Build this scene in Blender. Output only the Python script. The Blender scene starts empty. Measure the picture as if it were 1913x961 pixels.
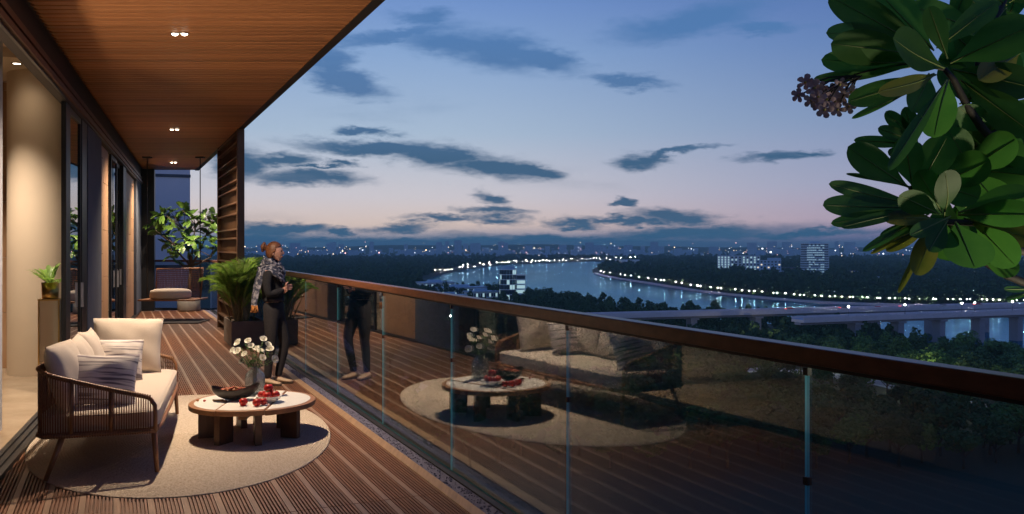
import bpy, bmesh, math, random
import numpy as np
from mathutils import Vector, Matrix, noise as mnoise
from mathutils.geometry import tessellate_polygon

random.seed(7)
RNG = np.random.default_rng(7)
SC = bpy.context.scene
COL = SC.collection
R = math.radians

# ------------------------------------------------------------------ camera, world, exposure
F, CX, HV, EYE = 1618.0, 956.5, 460.0, 1.65      # focal length in photo pixels, principal column, horizon row, eye height
cd = bpy.data.cameras.new('camera')
cd.sensor_width = 36.0
cd.sensor_fit = 'HORIZONTAL'
cd.lens = 36.0 * F / 1913.0
cd.shift_y = -20.5 / 1913.0
cd.clip_start = 0.05
cd.clip_end = 40000
cam = bpy.data.objects.new('camera', cd)
cam.location = (0, 0, EYE)
cam.rotation_euler = (R(90), 0, 0)
COL.objects.link(cam)
SC.camera = cam
SC.view_settings.view_transform = 'Standard'
SC.view_settings.look = 'None'
SC.view_settings.exposure = 0
SC.view_settings.gamma = 1
SC.render.engine = 'CYCLES'
SC.cycles.max_bounces = 10
SC.cycles.transparent_max_bounces = 24
SC.cycles.volume_bounces = 0
SC.cycles.sample_clamp_indirect = 40
SC.cycles.use_denoising = True
SC.cycles.caustics_reflective = False
SC.cycles.caustics_refractive = False


def srgb(r, g, b):
    f = lambda c: (c / 255) / 12.92 if c / 255 <= 0.04045 else ((c / 255 + 0.055) / 1.055) ** 2.4
    return (f(r), f(g), f(b), 1)


def build_world():
    w = bpy.data.worlds.new('World')
    SC.world = w
    w.use_nodes = True
    nt = w.node_tree
    N, L = nt.nodes, nt.links
    N.clear()

    def nd(t, **k):
        n = N.new(t)
        for a, b in k.items():
            setattr(n, a, b)
        return n

    def val(sock, v):
        if isinstance(v, (int, float)):
            sock.default_value = v
        else:
            L.new(v, sock)

    def M(op, a, b=0.0, c=0.0):
        n = nd('ShaderNodeMath', operation=op)
        for i, v in enumerate((a, b, c)):
            if i < len(n.inputs):
                val(n.inputs[i], v)
        return n.outputs[0]

    def ramp(fac, stops):
        n = nd('ShaderNodeValToRGB')
        L.new(fac, n.inputs[0])
        e = n.color_ramp.elements
        while len(e) < len(stops):
            e.new(0.5)
        for el, (p, c) in zip(e, stops):
            el.position = p
            el.color = c
        return n.outputs[0]

    def mix(fac, a, b):
        n = nd('ShaderNodeMix', data_type='RGBA')
        val(n.inputs[0], fac)
        for s, v in ((n.inputs[6], a), (n.inputs[7], b)):
            if isinstance(v, tuple):
                s.default_value = v
            else:
                L.new(v, s)
        return n.outputs[2]

    tc = nd('ShaderNodeTexCoord')
    sep = nd('ShaderNodeSeparateXYZ')
    L.new(tc.outputs['Generated'], sep.inputs[0])
    az = M('ARCTAN2', sep.outputs[0], sep.outputs[1])
    el = M('ARCSINE', sep.outputs[2])
    # clear sky: elevation -0.1..0.9 rad mapped to 0..1
    fac = M('ADD', el, 0.1)
    E = lambda row: math.atan((HV - row) / F) + 0.1
    left = ramp(fac, [(0.0, srgb(18, 40, 58)), (E(470), srgb(40, 80, 108)), (E(452), srgb(66, 104, 132)), (E(438), srgb(165, 158, 166)),
                      (E(422), srgb(210, 190, 180)), (E(370), srgb(196, 191, 197)), (E(250), srgb(158, 177, 199)), (E(100), srgb(128, 157, 197)),
                      (E(0), srgb(106, 138, 191)), (E(-400), srgb(72, 105, 165)), (0.95, srgb(45, 75, 130))])
    right = ramp(fac, [(0.0, srgb(18, 40, 58)), (E(470), srgb(38, 66, 98)), (E(455), srgb(70, 92, 128)), (E(437), srgb(112, 112, 145)),
                       (E(414), srgb(164, 149, 170)), (E(350), srgb(146, 151, 178)), (E(230), srgb(118, 139, 175)), (E(100), srgb(92, 121, 171)),
                       (E(0), srgb(78, 108, 165)), (E(-400), srgb(62, 92, 150)), (0.95, srgb(42, 70, 124))])
    side = nd('ShaderNodeMapRange', interpolation_type='SMOOTHSTEP')
    L.new(M('SINE', az), side.inputs[0])
    side.inputs[1].default_value = -0.12
    side.inputs[2].default_value = 0.48
    sky = mix(side.outputs[0], left, right)
    # the last of the twilight from a Nishita sky with the sun just under the horizon
    ns = nd('ShaderNodeTexSky', sky_type='NISHITA')
    ns.sun_disc = False
    ns.sun_elevation = R(-3)
    ns.sun_rotation = R(-50)
    nm = nd('ShaderNodeVectorMath', operation='SCALE')
    L.new(ns.outputs[0], nm.inputs[0])
    nm.inputs[3].default_value = 0.02
    add = nd('ShaderNodeVectorMath', operation='ADD')
    L.new(sky, add.inputs[0])
    L.new(nm.outputs[0], add.inputs[1])
    sky = add.outputs[0]
    # clouds: banks at their bearings, edges broken up by noise
    co = nd('ShaderNodeCombineXYZ')
    L.new(az, co.inputs[0])
    L.new(el, co.inputs[1])
    st = nd('ShaderNodeMapping')
    L.new(co.outputs[0], st.inputs[0])
    st.inputs['Scale'].default_value = (1, 3.2, 1)

    def warp(vec, scale, detail, ax, ay, rough=0.6):
        n = nd('ShaderNodeTexNoise')
        L.new(st.outputs[0], n.inputs['Vector'])
        n.inputs['Scale'].default_value = scale
        n.inputs['Detail'].default_value = detail
        n.inputs['Roughness'].default_value = rough
        s = nd('ShaderNodeVectorMath', operation='SUBTRACT')
        L.new(n.outputs['Color'], s.inputs[0])
        s.inputs[1].default_value = (0.5, 0.5, 0.5)
        m = nd('ShaderNodeVectorMath', operation='MULTIPLY')
        L.new(s.outputs[0], m.inputs[0])
        m.inputs[1].default_value = (ax, ay, 0)
        a = nd('ShaderNodeVectorMath', operation='ADD')
        L.new(vec, a.inputs[0])
        L.new(m.outputs[0], a.inputs[1])
        return a.outputs[0]
    wv = warp(co.outputs[0], 9.0, 6.0, 0.10, 0.030, 0.62)
    wv = warp(wv, 30.0, 6.0, 0.050, 0.019, 0.68)
    banks = [(740, 279, 165, 11, 3), (820, 287, 85, 19, 4), (925, 314, 90, 20, 5), (985, 318, 50, 12, 6),
             (570, 330, 95, 13, 2), (452, 305, 55, 26, 10), (520, 295, 55, 11, -3), (642, 303, 34, 6, 5), (590, 308, 50, 4, 0),
             (860, 82, 120, 20, 2), (930, 95, 90, 30, 8), (1010, 112, 80, 18, 14), (740, 68, 120, 11, -9), (640, 150, 70, 22, 10), (615, 118, 40, 34, -25), (790, 35, 60, 14, 4),
             (690, 244, 50, 8, 3), (1180, 155, 55, 11, 2), (1200, 297, 48, 13, -4), (1260, 284, 62, 6, -9), (1445, 292, 62, 9, -3), (1505, 284, 30, 7, 0),
             (1153, 380, 20, 8, 22), (920, 370, 32, 10, 10), (755, 425, 60, 8, -3), (642, 432, 26, 7, 0), (925, 396, 60, 8, 3), (930, 411, 48, 8, 2),
             (830, 409, 60, 6, 2), (520, 428, 110, 11, 3), (480, 444, 95, 12, 2), (1075, 418, 48, 7, 3), (1255, 407, 80, 12, 3), (1175, 415, 90, 7, 3),
             (1290, 436, 170, 13, -3), (1480, 434, 150, 6, -2), (1100, 452, 220, 10, 2), (780, 452, 330, 8, -1), (1290, 40, 130, 24, -8), (1430, 48, 60, 10, 3)]
    acc = None
    for (u, v, su, sv, rot) in banks:
        m = nd('ShaderNodeMapping', vector_type='TEXTURE')
        L.new(wv, m.inputs[0])
        a0 = math.atan((u - CX) / F)
        m.inputs['Location'].default_value = (a0, math.atan((HV - v) / math.hypot(F, u - CX)), 0)
        m.inputs['Rotation'].default_value = (0, 0, -R(rot))
        m.inputs['Scale'].default_value = (su / F * math.cos(a0) ** 2, sv / F, 1)
        ln = nd('ShaderNodeVectorMath', operation='LENGTH')
        L.new(m.outputs[0], ln.inputs[0])
        acc = ln.outputs['Value'] if acc is None else M('MINIMUM', acc, ln.outputs['Value'])
    mk = nd('ShaderNodeMapRange', interpolation_type='SMOOTHSTEP')
    L.new(acc, mk.inputs[0])
    mk.inputs[1].default_value = 1.70
    mk.inputs[2].default_value = 0.40
    # loose scattered cloud over the whole sky
    gn = nd('ShaderNodeTexNoise')
    mp = nd('ShaderNodeMapping')
    L.new(tc.outputs['Generated'], mp.inputs[0])
    mp.inputs['Scale'].default_value = (2.2, 2.2, 13)
    L.new(mp.outputs[0], gn.inputs['Vector'])
    gn.inputs['Scale'].default_value = 1.4
    gn.inputs['Detail'].default_value = 7
    gn.inputs['Roughness'].default_value = 0.6
    gr = nd('ShaderNodeMapRange', interpolation_type='SMOOTHSTEP')
    L.new(gn.outputs[0], gr.inputs[0])
    gr.inputs[1].default_value = 0.56
    gr.inputs[2].default_value = 0.80
    wide = nd('ShaderNodeMapRange', interpolation_type='SMOOTHSTEP')
    L.new(M('ABSOLUTE', az), wide.inputs[0])
    wide.inputs[1].default_value = 0.5
    wide.inputs[2].default_value = 0.8
    high = nd('ShaderNodeMapRange', interpolation_type='SMOOTHSTEP')
    L.new(el, high.inputs[0])
    high.inputs[1].default_value = 0.27
    high.inputs[2].default_value = 0.42
    gw = M('MULTIPLY', gr.outputs[0], M('MAXIMUM', M('MULTIPLY', M('MAXIMUM', wide.outputs[0], high.outputs[0]), 0.6), 0.22))
    cover = M('MAXIMUM', mk.outputs[0], gw)
    dens = M('MULTIPLY', cover, M('MULTIPLY_ADD', gn.outputs[0], 0.8, 0.60))
    dens = M('MINIMUM', dens, 0.96)
    ccol = ramp(fac, [(0.0, srgb(26, 60, 85)), (E(440), srgb(44, 88, 120)), (E(400), srgb(50, 86, 116)), (E(300), srgb(52, 88, 120)),
                      (E(180), srgb(78, 112, 154)), (E(60), srgb(76, 116, 166)), (0.9, srgb(48, 78, 126))])
    sky = mix(dens, sky, ccol)
    bg = nd('ShaderNodeBackground')
    L.new(sky, bg.inputs[0])
    bg.inputs[1].default_value = 1.14
    out = nd('ShaderNodeOutputWorld')
    L.new(bg.outputs[0], out.inputs[0])
    w.cycles.sampling_method = 'MANUAL'
    w.cycles.sample_map_resolution = 512


build_world()


# ------------------------------------------------------------------ helpers
def at(u, v, Y):
    return Vector(((u - CX) / F * Y, Y, EYE - (v - HV) / F * Y))


GZ = -43.35


def G(u, v, z=GZ):
    Y = F * (EYE - z) / (v - HV)
    return Vector(((u - CX) / F * Y, Y, z))


DR = Vector((-0.4155, 0.9096))      # along the railing
NR = Vector((0.9096, 0.4155))       # out over the river
DW = Vector((-0.3434, 0.9392))      # along the facade
NW = Vector((-0.9392, -0.3434))     # into the rooms


def RAIL(s, o, z):
    return Vector((2.46 + s * DR.x + o * NR.x, s * DR.y + o * NR.y, z))


def WALL(t, o, z):
    return Vector((-1.423 + t * DW.x + o * NW.x, t * DW.y + o * NW.y, z))


def frame(cx, cy, ang):
    c, s = math.cos(ang), math.sin(ang)
    return lambda x, y, z: Vector((cx + c * x - s * y, cy + s * x + c * y, z))


WORLD = lambda x, y, z: Vector((x, y, z))


def wloc(o):
    v = Vector((0, 0, 0))
    while o is not None:
        v += o.location
        o = o.parent
    return v


class MB:
    def __init__(self):
        self.v, self.f, self.m, self.mi = [], [], [], 0

    def add(self, vs, fs):
        b = len(self.v)
        self.v += [tuple(p) for p in vs]
        self.f += [tuple(i + b for i in f) for f in fs]
        self.m += [self.mi] * len(fs)
        return self

    def box(self, x0, x1, y0, y1, z0, z1, fr=WORLD):
        p = [fr(x, y, z) for z in (z0, z1) for (x, y) in ((x0, y0), (x1, y0), (x1, y1), (x0, y1))]
        return self.add(p, [(3, 2, 1, 0), (4, 5, 6, 7), (0, 1, 5, 4), (1, 2, 6, 5), (2, 3, 7, 6), (3, 0, 4, 7)])

    def prism(self, poly, z0, z1, fr=WORLD):
        n = len(poly)
        p = [fr(x, y, z0) for x, y in poly] + [fr(x, y, z1) for x, y in poly]
        return self.add(p, [tuple(range(n - 1, -1, -1)), tuple(range(n, 2 * n))] + [(i, (i + 1) % n, n + (i + 1) % n, n + i) for i in range(n)])

    def tube(self, pts, rad, n=8, cap=True, squash=1.0):
        pts = [Vector(p) for p in pts]
        if not isinstance(rad, (list, tuple)):
            rad = [rad] * len(pts)
        vs, up = [], None
        for i, p in enumerate(pts):
            d = (pts[min(i + 1, len(pts) - 1)] - pts[max(i - 1, 0)])
            if d.length < 1e-9:
                d = Vector((0, 0, 1))
            d.normalize()
            if up is None:
                up = Vector((0, 0, 1)) if abs(d.z) < 0.9 else Vector((1, 0, 0))
            a = d.cross(up)
            if a.length < 1e-6:
                a = d.orthogonal()
            a.normalize()
            b = d.cross(a)
            b.normalize()
            up = -b if False else up
            for k in range(n):
                t = 2 * math.pi * k / n
                vs.append(p + rad[i] * (math.cos(t) * a + math.sin(t) * squash * b))
        fs = []
        for i in range(len(pts) - 1):
            for k in range(n):
                fs.append((i * n + k, i * n + (k + 1) % n, (i + 1) * n + (k + 1) % n, (i + 1) * n + k))
        if cap:
            fs.append(tuple(range(n - 1, -1, -1)))
            fs.append(tuple(range((len(pts) - 1) * n, len(pts) * n)))
        return self.add(vs, fs)

    def lathe(self, prof, n=24, c=(0, 0, 0), sx=1, sy=1):
        vs, fs = [], []
        for r, z in prof:
            for k in range(n):
                t = 2 * math.pi * k / n
                vs.append((c[0] + sx * r * math.cos(t), c[1] + sy * r * math.sin(t), c[2] + z))
        for i in range(len(prof) - 1):
            for k in range(n):
                fs.append((i * n + k, i * n + (k + 1) % n, (i + 1) * n + (k + 1) % n, (i + 1) * n + k))
        return self.add(vs, fs)

    def ball(self, c, r, n=8, rings=6, s=(1, 1, 1)):
        prof = [(max(1e-4, math.sin(math.pi * i / rings)), -math.cos(math.pi * i / rings)) for i in range(rings + 1)]
        b = MB().lathe(prof, n)
        return self.add([(c[0] + x * r * s[0], c[1] + y * r * s[1], c[2] + z * r * s[2]) for x, y, z in b.v], b.f)

    def grid(self, fn, nu, nv):
        vs = [fn(i / nu, j / nv) for j in range(nv + 1) for i in range(nu + 1)]
        fs = [(j * (nu + 1) + i, j * (nu + 1) + i + 1, (j + 1) * (nu + 1) + i + 1, (j + 1) * (nu + 1) + i) for j in range(nv) for i in range(nu)]
        return self.add(vs, fs)

    def mesh(self, name, mats, off=Vector((0, 0, 0)), smooth=False, bevel=0, seg=2, weld=False):
        me = bpy.data.meshes.new(name)
        me.from_pydata([(x - off[0], y - off[1], z - off[2]) for x, y, z in self.v], [], self.f)
        mats = mats if isinstance(mats, (list, tuple)) else [mats]
        for m in mats:
            me.materials.append(m)
        if len(mats) > 1:
            me.polygons.foreach_set('material_index', self.m)
        bm = bmesh.new()
        bm.from_mesh(me)
        if weld:
            bmesh.ops.remove_doubles(bm, verts=bm.verts, dist=1e-4)
        bmesh.ops.recalc_face_normals(bm, faces=bm.faces)
        if bevel:
            es = [e for e in bm.edges if e.calc_face_angle(0) > 0.5]
            bmesh.ops.bevel(bm, geom=es, offset=bevel, segments=seg, affect='EDGES', profile=0.6, clamp_overlap=True)
        for f in bm.faces:
            f.smooth = smooth
        bm.to_mesh(me)
        bm.free()
        me.update()
        return me

    def build(self, name, mats, parent=None, **k):
        off = wloc(parent) if parent else Vector((0, 0, 0))
        o = bpy.data.objects.new(name, self.mesh(name, mats, off, **k))
        COL.objects.link(o)
        o.parent = parent
        return o


def fast_mesh(name, V, Fq, mat, parent=None, smooth=False):
    """numpy vertices + quads straight into a mesh object"""
    me = bpy.data.meshes.new(name)
    nv, nf, k = len(V), len(Fq), Fq.shape[1]
    me.vertices.add(nv)
    me.vertices.foreach_set('co', np.ascontiguousarray(V, np.float32).ravel())
    me.loops.add(nf * k)
    me.loops.foreach_set('vertex_index', np.ascontiguousarray(Fq, np.int32).ravel())
    me.polygons.add(nf)
    me.polygons.foreach_set('loop_start', np.arange(0, nf * k, k, dtype=np.int32))
    me.polygons.foreach_set('loop_total', np.full(nf, k, np.int32))
    if smooth:
        me.polygons.foreach_set('use_smooth', np.ones(nf, bool))
    me.update(calc_edges=True)
    me.materials.append(mat)
    o = bpy.data.objects.new(name, me)
    COL.objects.link(o)
    o.parent = parent
    return o


def thing(name, label, cat, loc=(0, 0, 0), group=None):
    o = bpy.data.objects.new(name, None)
    o.empty_display_size = 0.1
    o.location = loc
    COL.objects.link(o)
    return tag(o, label, cat, group)


def tag(o, label=None, cat=None, group=None, kind=None):
    if label:
        o['label'] = label
    if cat:
        o['category'] = cat
    if group:
        o['group'] = group
    if kind:
        o['kind'] = kind
    return o


def copy_tree(o, parent=None):
    c = o.copy()
    COL.objects.link(c)
    c.parent = parent
    for ch in list(o.children):
        copy_tree(ch, c)
    return c


def piece(name, me, loc, parent, rotz=0, scale=(1, 1, 1)):
    o = bpy.data.objects.new(name, me)
    o.location = loc
    o.rotation_euler = (0, 0, rotz)
    o.scale = scale
    COL.objects.link(o)
    o.parent = parent
    return o


# ------------------------------------------------------------------ materials
def mat(name, base, rough=0.5, metal=0.0, spec=0.5, var=0.0, vscale=8.0, stretch=(1, 1, 1), bump=0.0, bscale=None, obj_var=0.0,
        base2=None, trans=0.0, coat=0.0, sheen=0.0, emit=None, estr=0.0, contrast=(0.3, 0.7), detail=5.0, ior=1.5, wave=None, coord='Object', tgain=1.0):
    m = bpy.data.materials.new(name)
    m.use_nodes = True
    nt = m.node_tree
    N, L = nt.nodes, nt.links
    b = N['Principled BSDF']
    b.inputs['Roughness'].default_value = rough
    b.inputs['Metallic'].default_value = metal
    b.inputs['Specular IOR Level'].default_value = spec
    b.inputs['IOR'].default_value = ior
    b.inputs['Coat Weight'].default_value = coat
    b.inputs['Sheen Weight'].default_value = sheen
    c1 = tuple(base[:3]) + (1,)
    tc = N.new('ShaderNodeTexCoord')
    mp = N.new('ShaderNodeMapping')
    mp.inputs['Scale'].default_value = stretch
    oi = N.new('ShaderNodeObjectInfo')
    ad = N.new('ShaderNodeVectorMath')
    ad.operation = 'MULTIPLY_ADD'
    L.new(oi.outputs['Random'], ad.inputs[0])
    ad.inputs[1].default_value = (37, 53, 71)
    L.new(tc.outputs[coord], ad.inputs[2])
    L.new(ad.outputs[0], mp.inputs[0])
    nz = N.new('ShaderNodeTexNoise')
    nz.inputs['Scale'].default_value = vscale
    nz.inputs['Detail'].default_value = detail
    nz.inputs['Roughness'].default_value = 0.6
    L.new(mp.outputs[0], nz.inputs['Vector'])
    fac = nz.outputs[0]
    if wave:
        wv = N.new('ShaderNodeTexWave')
        wv.wave_type, wv.bands_direction = wave[0], wave[1]
        wv.inputs['Scale'].default_value = wave[2]
        wv.inputs['Distortion'].default_value = wave[3]
        wv.inputs['Detail'].default_value = 3
        wv.inputs['Detail Scale'].default_value = 1.5
        L.new(mp.outputs[0], wv.inputs['Vector'])
        mw = N.new('ShaderNodeMath')
        mw.operation = 'MULTIPLY_ADD'
        L.new(wv.outputs['Fac'], mw.inputs[0])
        mw.inputs[1].default_value = 0.55
        mm = N.new('ShaderNodeMath')
        mm.operation = 'MULTIPLY'
        mm.inputs[1].default_value = 0.5
        L.new(nz.outputs[0], mm.inputs[0])
        L.new(mm.outputs[0], mw.inputs[2])
        fac = mw.outputs[0]
    rp = N.new('ShaderNodeMapRange')
    rp.inputs[1].default_value, rp.inputs[2].default_value = contrast
    L.new(fac, rp.inputs[0])
    mx = N.new('ShaderNodeMix')
    mx.data_type = 'RGBA'
    L.new(rp.outputs[0], mx.inputs[0])
    if base2 is None:
        mx.inputs[6].default_value = tuple(max(0, c * (1 - var)) for c in c1[:3]) + (1,)
        mx.inputs[7].default_value = tuple(min(1, c * (1 + var)) for c in c1[:3]) + (1,)
    else:
        mx.inputs[6].default_value = c1
        mx.inputs[7].default_value = tuple(base2[:3]) + (1,)
    colr = mx.outputs[2]
    if obj_var:
        hs = N.new('ShaderNodeHueSaturation')
        mr = N.new('ShaderNodeMapRange')
        L.new(oi.outputs['Random'], mr.inputs[0])
        mr.inputs[3].default_value = 1 - obj_var
        mr.inputs[4].default_value = 1 + obj_var
        L.new(mr.outputs[0], hs.inputs['Value'])
        L.new(colr, hs.inputs['Color'])
        colr = hs.outputs[0]
    L.new(colr, b.inputs['Base Color'])
    if bump:
        bp = N.new('ShaderNodeBump')
        bp.inputs['Strength'].default_value = bump
        bp.inputs['Distance'].default_value = 0.01
        if bscale:
            n2 = N.new('ShaderNodeTexNoise')
            n2.inputs['Scale'].default_value = bscale
            n2.inputs['Detail'].default_value = 4
            L.new(mp.outputs[0], n2.inputs['Vector'])
            L.new(n2.outputs[0], bp.inputs['Height'])
        else:
            L.new(fac, bp.inputs['Height'])
        L.new(bp.outputs[0], b.inputs['Normal'])
    if emit:
        b.inputs['Emission Color'].default_value = tuple(emit[:3]) + (1,)
        b.inputs['Emission Strength'].default_value = estr
    if trans:
        tr = N.new('ShaderNodeBsdfTranslucent')
        gn = N.new('ShaderNodeVectorMath')
        gn.operation = 'SCALE'
        gn.inputs[3].default_value = tgain
        L.new(colr, gn.inputs[0])
        L.new(gn.outputs[0], tr.inputs[0])
        ms = N.new('ShaderNodeMixShader')
        ms.inputs[0].default_value = trans
        L.new(b.outputs[0], ms.inputs[1])
        L.new(tr.outputs[0], ms.inputs[2])
        L.new(ms.outputs[0], N['Material Output'].inputs[0])
    return m


def glass_mat(name, tint, r0, rough=0.0):
    m = bpy.data.materials.new(name)
    m.use_nodes = True
    nt = m.node_tree
    N, L = nt.nodes, nt.links
    N.remove(N['Principled BSDF'])
    lw = N.new('ShaderNodeLayerWeight')
    lw.inputs[0].default_value = 0.5
    pw = N.new('ShaderNodeMath')
    pw.operation = 'POWER'
    L.new(lw.outputs['Facing'], pw.inputs[0])
    pw.inputs[1].default_value = 2.7
    ma = N.new('ShaderNodeMath')
    ma.operation = 'MULTIPLY_ADD'
    L.new(pw.outputs[0], ma.inputs[0])
    ma.inputs[1].default_value = 1 - r0
    ma.inputs[2].default_value = r0
    nz = N.new('ShaderNodeTexNoise')
    nz.inputs['Scale'].default_value = 1.3
    tc = N.new('ShaderNodeTexCoord')
    L.new(tc.outputs['Object'], nz.inputs['Vector'])
    bp = N.new('ShaderNodeBump')
    bp.inputs['Strength'].default_value = 0.02
    bp.inputs['Distance'].default_value = 0.02
    L.new(nz.outputs[0], bp.inputs['Height'])
    tr = N.new('ShaderNodeBsdfTransparent')
    tr.inputs[0].default_value = tuple(tint) + (1,)
    gl = N.new('ShaderNodeBsdfGlossy')
    gl.inputs['Roughness'].default_value = rough
    L.new(bp.outputs[0], gl.inputs['Normal'])
    ms = N.new('ShaderNodeMixShader')
    L.new(ma.outputs[0], ms.inputs[0])
    L.new(tr.outputs[0], ms.inputs[1])
    L.new(gl.outputs[0], ms.inputs[2])
    L.new(ms.outputs[0], N['Material Output'].inputs[0])
    return m


MT = {}
MT['deck'] = mat('deck_wood', (0.205, 0.085, 0.040), 0.55, var=0.35, vscale=3, stretch=(14, 1, 14), bump=0.15, obj_var=0.12)
MT['strip_sheen'] = mat('deck_sheen_wood', (0.31, 0.185, 0.115), 0.45, var=0.25, vscale=3, stretch=(14, 1, 14), bump=0.1, obj_var=0.1)  # deck wood made lighter: sheen on the flat strips put into colour
MT['kerb'] = mat('kerb_wood', (0.40, 0.245, 0.13), 0.5, var=0.2, vscale=3, stretch=(14, 1, 14), bump=0.1)
MT['ceil'] = mat('ceiling_wood', (0.44, 0.195, 0.080), 0.5, base2=(0.28, 0.11, 0.042), vscale=2.2, stretch=(1, 18, 18), bump=0.1, obj_var=0.22, spec=0.4)
MT['bronze'] = mat('bronze_metal', (0.16, 0.085, 0.045), 0.38, metal=0.55, var=0.15, vscale=5)
MT['handrail'] = mat('handrail_wood', (0.15, 0.056, 0.026), 0.34, var=0.25, vscale=2, stretch=(16, 1.2, 16), spec=0.6)
MT['black'] = mat('black_metal', (0.012, 0.012, 0.014), 0.4, metal=0.3, var=0.2)
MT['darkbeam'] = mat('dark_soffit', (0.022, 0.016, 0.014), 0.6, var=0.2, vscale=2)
MT['rust'] = mat('rust_track', (0.13, 0.055, 0.028), 0.45, metal=0.4, var=0.2)
MT['pier'] = mat('grey_pier_render', (0.085, 0.10, 0.13), 0.8, var=0.12, vscale=2.5, bump=0.05)
MT['tile'] = mat('tan_wood_tile', (0.42, 0.25, 0.135), 0.5, base2=(0.33, 0.18, 0.09), vscale=2.5, stretch=(9, 9, 1), obj_var=0.1)
MT['plaster'] = mat('cream_plaster', (0.62, 0.51, 0.39), 0.8, var=0.05, vscale=1.5, bump=0.03)
MT['colm'] = mat('cream_column_plaster', (0.60, 0.48, 0.35), 0.7, var=0.05, vscale=1.2, bump=0.03)
MT['marble'] = mat('beige_marble', (0.46, 0.36, 0.25), 0.22, base2=(0.34, 0.25, 0.165), vscale=1.7, detail=9, contrast=(0.35, 0.65))
MT['curtain'] = mat('white_curtain', (0.62, 0.64, 0.68), 0.9, var=0.05, trans=0.3)
MT['rug'] = mat('woven_jute', (0.62, 0.53, 0.43), 0.95, base2=(0.42, 0.335, 0.25), vscale=60, detail=6, bump=0.6, spec=0.1)
MT['teak'] = mat('teak', (0.30, 0.135, 0.055), 0.42, base2=(0.21, 0.085, 0.033), vscale=5, stretch=(5, 5, 1))
MT['teak_dark'] = mat('dark_teak', (0.13, 0.058, 0.028), 0.45, base2=(0.085, 0.036, 0.017), vscale=5, stretch=(5, 5, 1))
MT['teak_top'] = mat('teak_rim', (0.38, 0.19, 0.085), 0.42, base2=(0.27, 0.12, 0.05), vscale=5, stretch=(3, 3, 3))
MT['rope'] = mat('brown_rope', (0.20, 0.095, 0.045), 0.75, var=0.35, vscale=60)
MT['linen'] = mat('beige_linen', (0.53, 0.45, 0.37), 0.95, var=0.07, vscale=150, bump=0.18, sheen=0.2, spec=0.15)
MT['stone'] = mat('white_marble_inlay', (0.78, 0.75, 0.68), 0.35, var=0.08, vscale=4)
MT['bowl'] = mat('charred_wood', (0.028, 0.02, 0.017), 0.45, var=0.5, vscale=12, bump=0.2)
MT['nut'] = mat('nut_shell', (0.45, 0.22, 0.09), 0.5, base2=(0.42, 0.05, 0.03), vscale=34, contrast=(0.45, 0.55))
MT['fruit'] = mat('red_fruit_skin', (0.42, 0.016, 0.010), 0.3, base2=(0.50, 0.09, 0.03), vscale=11, contrast=(0.55, 0.9))
MT['stalk'] = mat('green_stalk', (0.08, 0.17, 0.03), 0.6, var=0.3, vscale=30)
MT['twig'] = mat('brown_twig', (0.16, 0.08, 0.035), 0.7, var=0.3, vscale=30)
MT['petal'] = mat('white_petal', (0.82, 0.80, 0.70), 0.7, var=0.06, vscale=30, trans=0.25)
MT['petalcore'] = mat('flower_centre', (0.55, 0.5, 0.12), 0.7, var=0.2, vscale=60)
MT['leafmid'] = mat('bouquet_leaf', (0.06, 0.13, 0.03), 0.5, var=0.4, vscale=30, trans=0.25)
MT['frond'] = mat('palm_leaflet', (0.15, 0.30, 0.045), 0.42, base2=(0.26, 0.36, 0.07), vscale=7, trans=0.3, tgain=1.4, obj_var=0.25)
MT['cane'] = mat('palm_cane', (0.30, 0.25, 0.10), 0.55, var=0.3, vscale=14)
MT['concrete'] = mat('grey_brown_planter', (0.15, 0.125, 0.105), 0.7, var=0.15, vscale=6, bump=0.06)
MT['soil'] = mat('soil', (0.05, 0.035, 0.022), 0.95, var=0.4, vscale=40, bump=0.5)
MT['plume'] = mat('plumeria_leaf', (0.085, 0.19, 0.03), 0.38, base2=(0.15, 0.27, 0.05), vscale=5, trans=0.2, obj_var=0.3)
MT['bark'] = mat('bark', (0.075, 0.055, 0.038), 0.85, var=0.35, vscale=14, bump=0.4)
MT['gold'] = mat('brass', (0.60, 0.38, 0.13), 0.28, metal=1.0, var=0.1, vscale=4)
MT['fore'] = mat('foreground_leaf', (0.040, 0.145, 0.022), 0.55, base2=(0.060, 0.18, 0.030), vscale=9, trans=0.45, tgain=1.9, obj_var=0.35, bump=0.12, bscale=40)
MT['forey'] = mat('yellowing_leaf', (0.13, 0.17, 0.022), 0.42, base2=(0.20, 0.20, 0.035), vscale=7, trans=0.5, tgain=1.9, obj_var=0.15, bump=0.12, bscale=40)
MT['rib'] = mat('leaf_midrib', (0.16, 0.22, 0.06), 0.5, var=0.1)
MT['branch'] = mat('dark_branch', (0.030, 0.026, 0.022), 0.7, var=0.3, vscale=20, bump=0.3)
MT['frang'] = mat('pink_white_petal', (0.52, 0.38, 0.46), 0.6, base2=(0.56, 0.42, 0.36), vscale=16, trans=0.2)
MT['shoe_ch'] = mat('dark_channel', (0.035, 0.032, 0.032), 0.45, metal=0.4, var=0.15)
MT['gravel'] = mat('slate_gravel', (0.14, 0.135, 0.20), 0.75, var=0.5, vscale=90, bump=0.8, bscale=120)
MT['steel'] = mat('brushed_steel', (0.45, 0.45, 0.45), 0.35, metal=0.9, var=0.1)
MT['whitetrim'] = mat('white_trim', (0.7, 0.69, 0.66), 0.5, var=0.04)
MT['tower'] = mat('lilac_grey_concrete', (0.84, 0.78, 0.84), 0.8, var=0.05, vscale=0.5)
MT['slab'] = mat('slab_render', (0.12, 0.11, 0.11), 0.8, var=0.1, vscale=2)
MT['glass'] = glass_mat('balustrade_glass', (0.74, 0.80, 0.82), 0.045)
MT['doorglass'] = glass_mat('door_glass', (0.55, 0.72, 0.78), 0.22)
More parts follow.
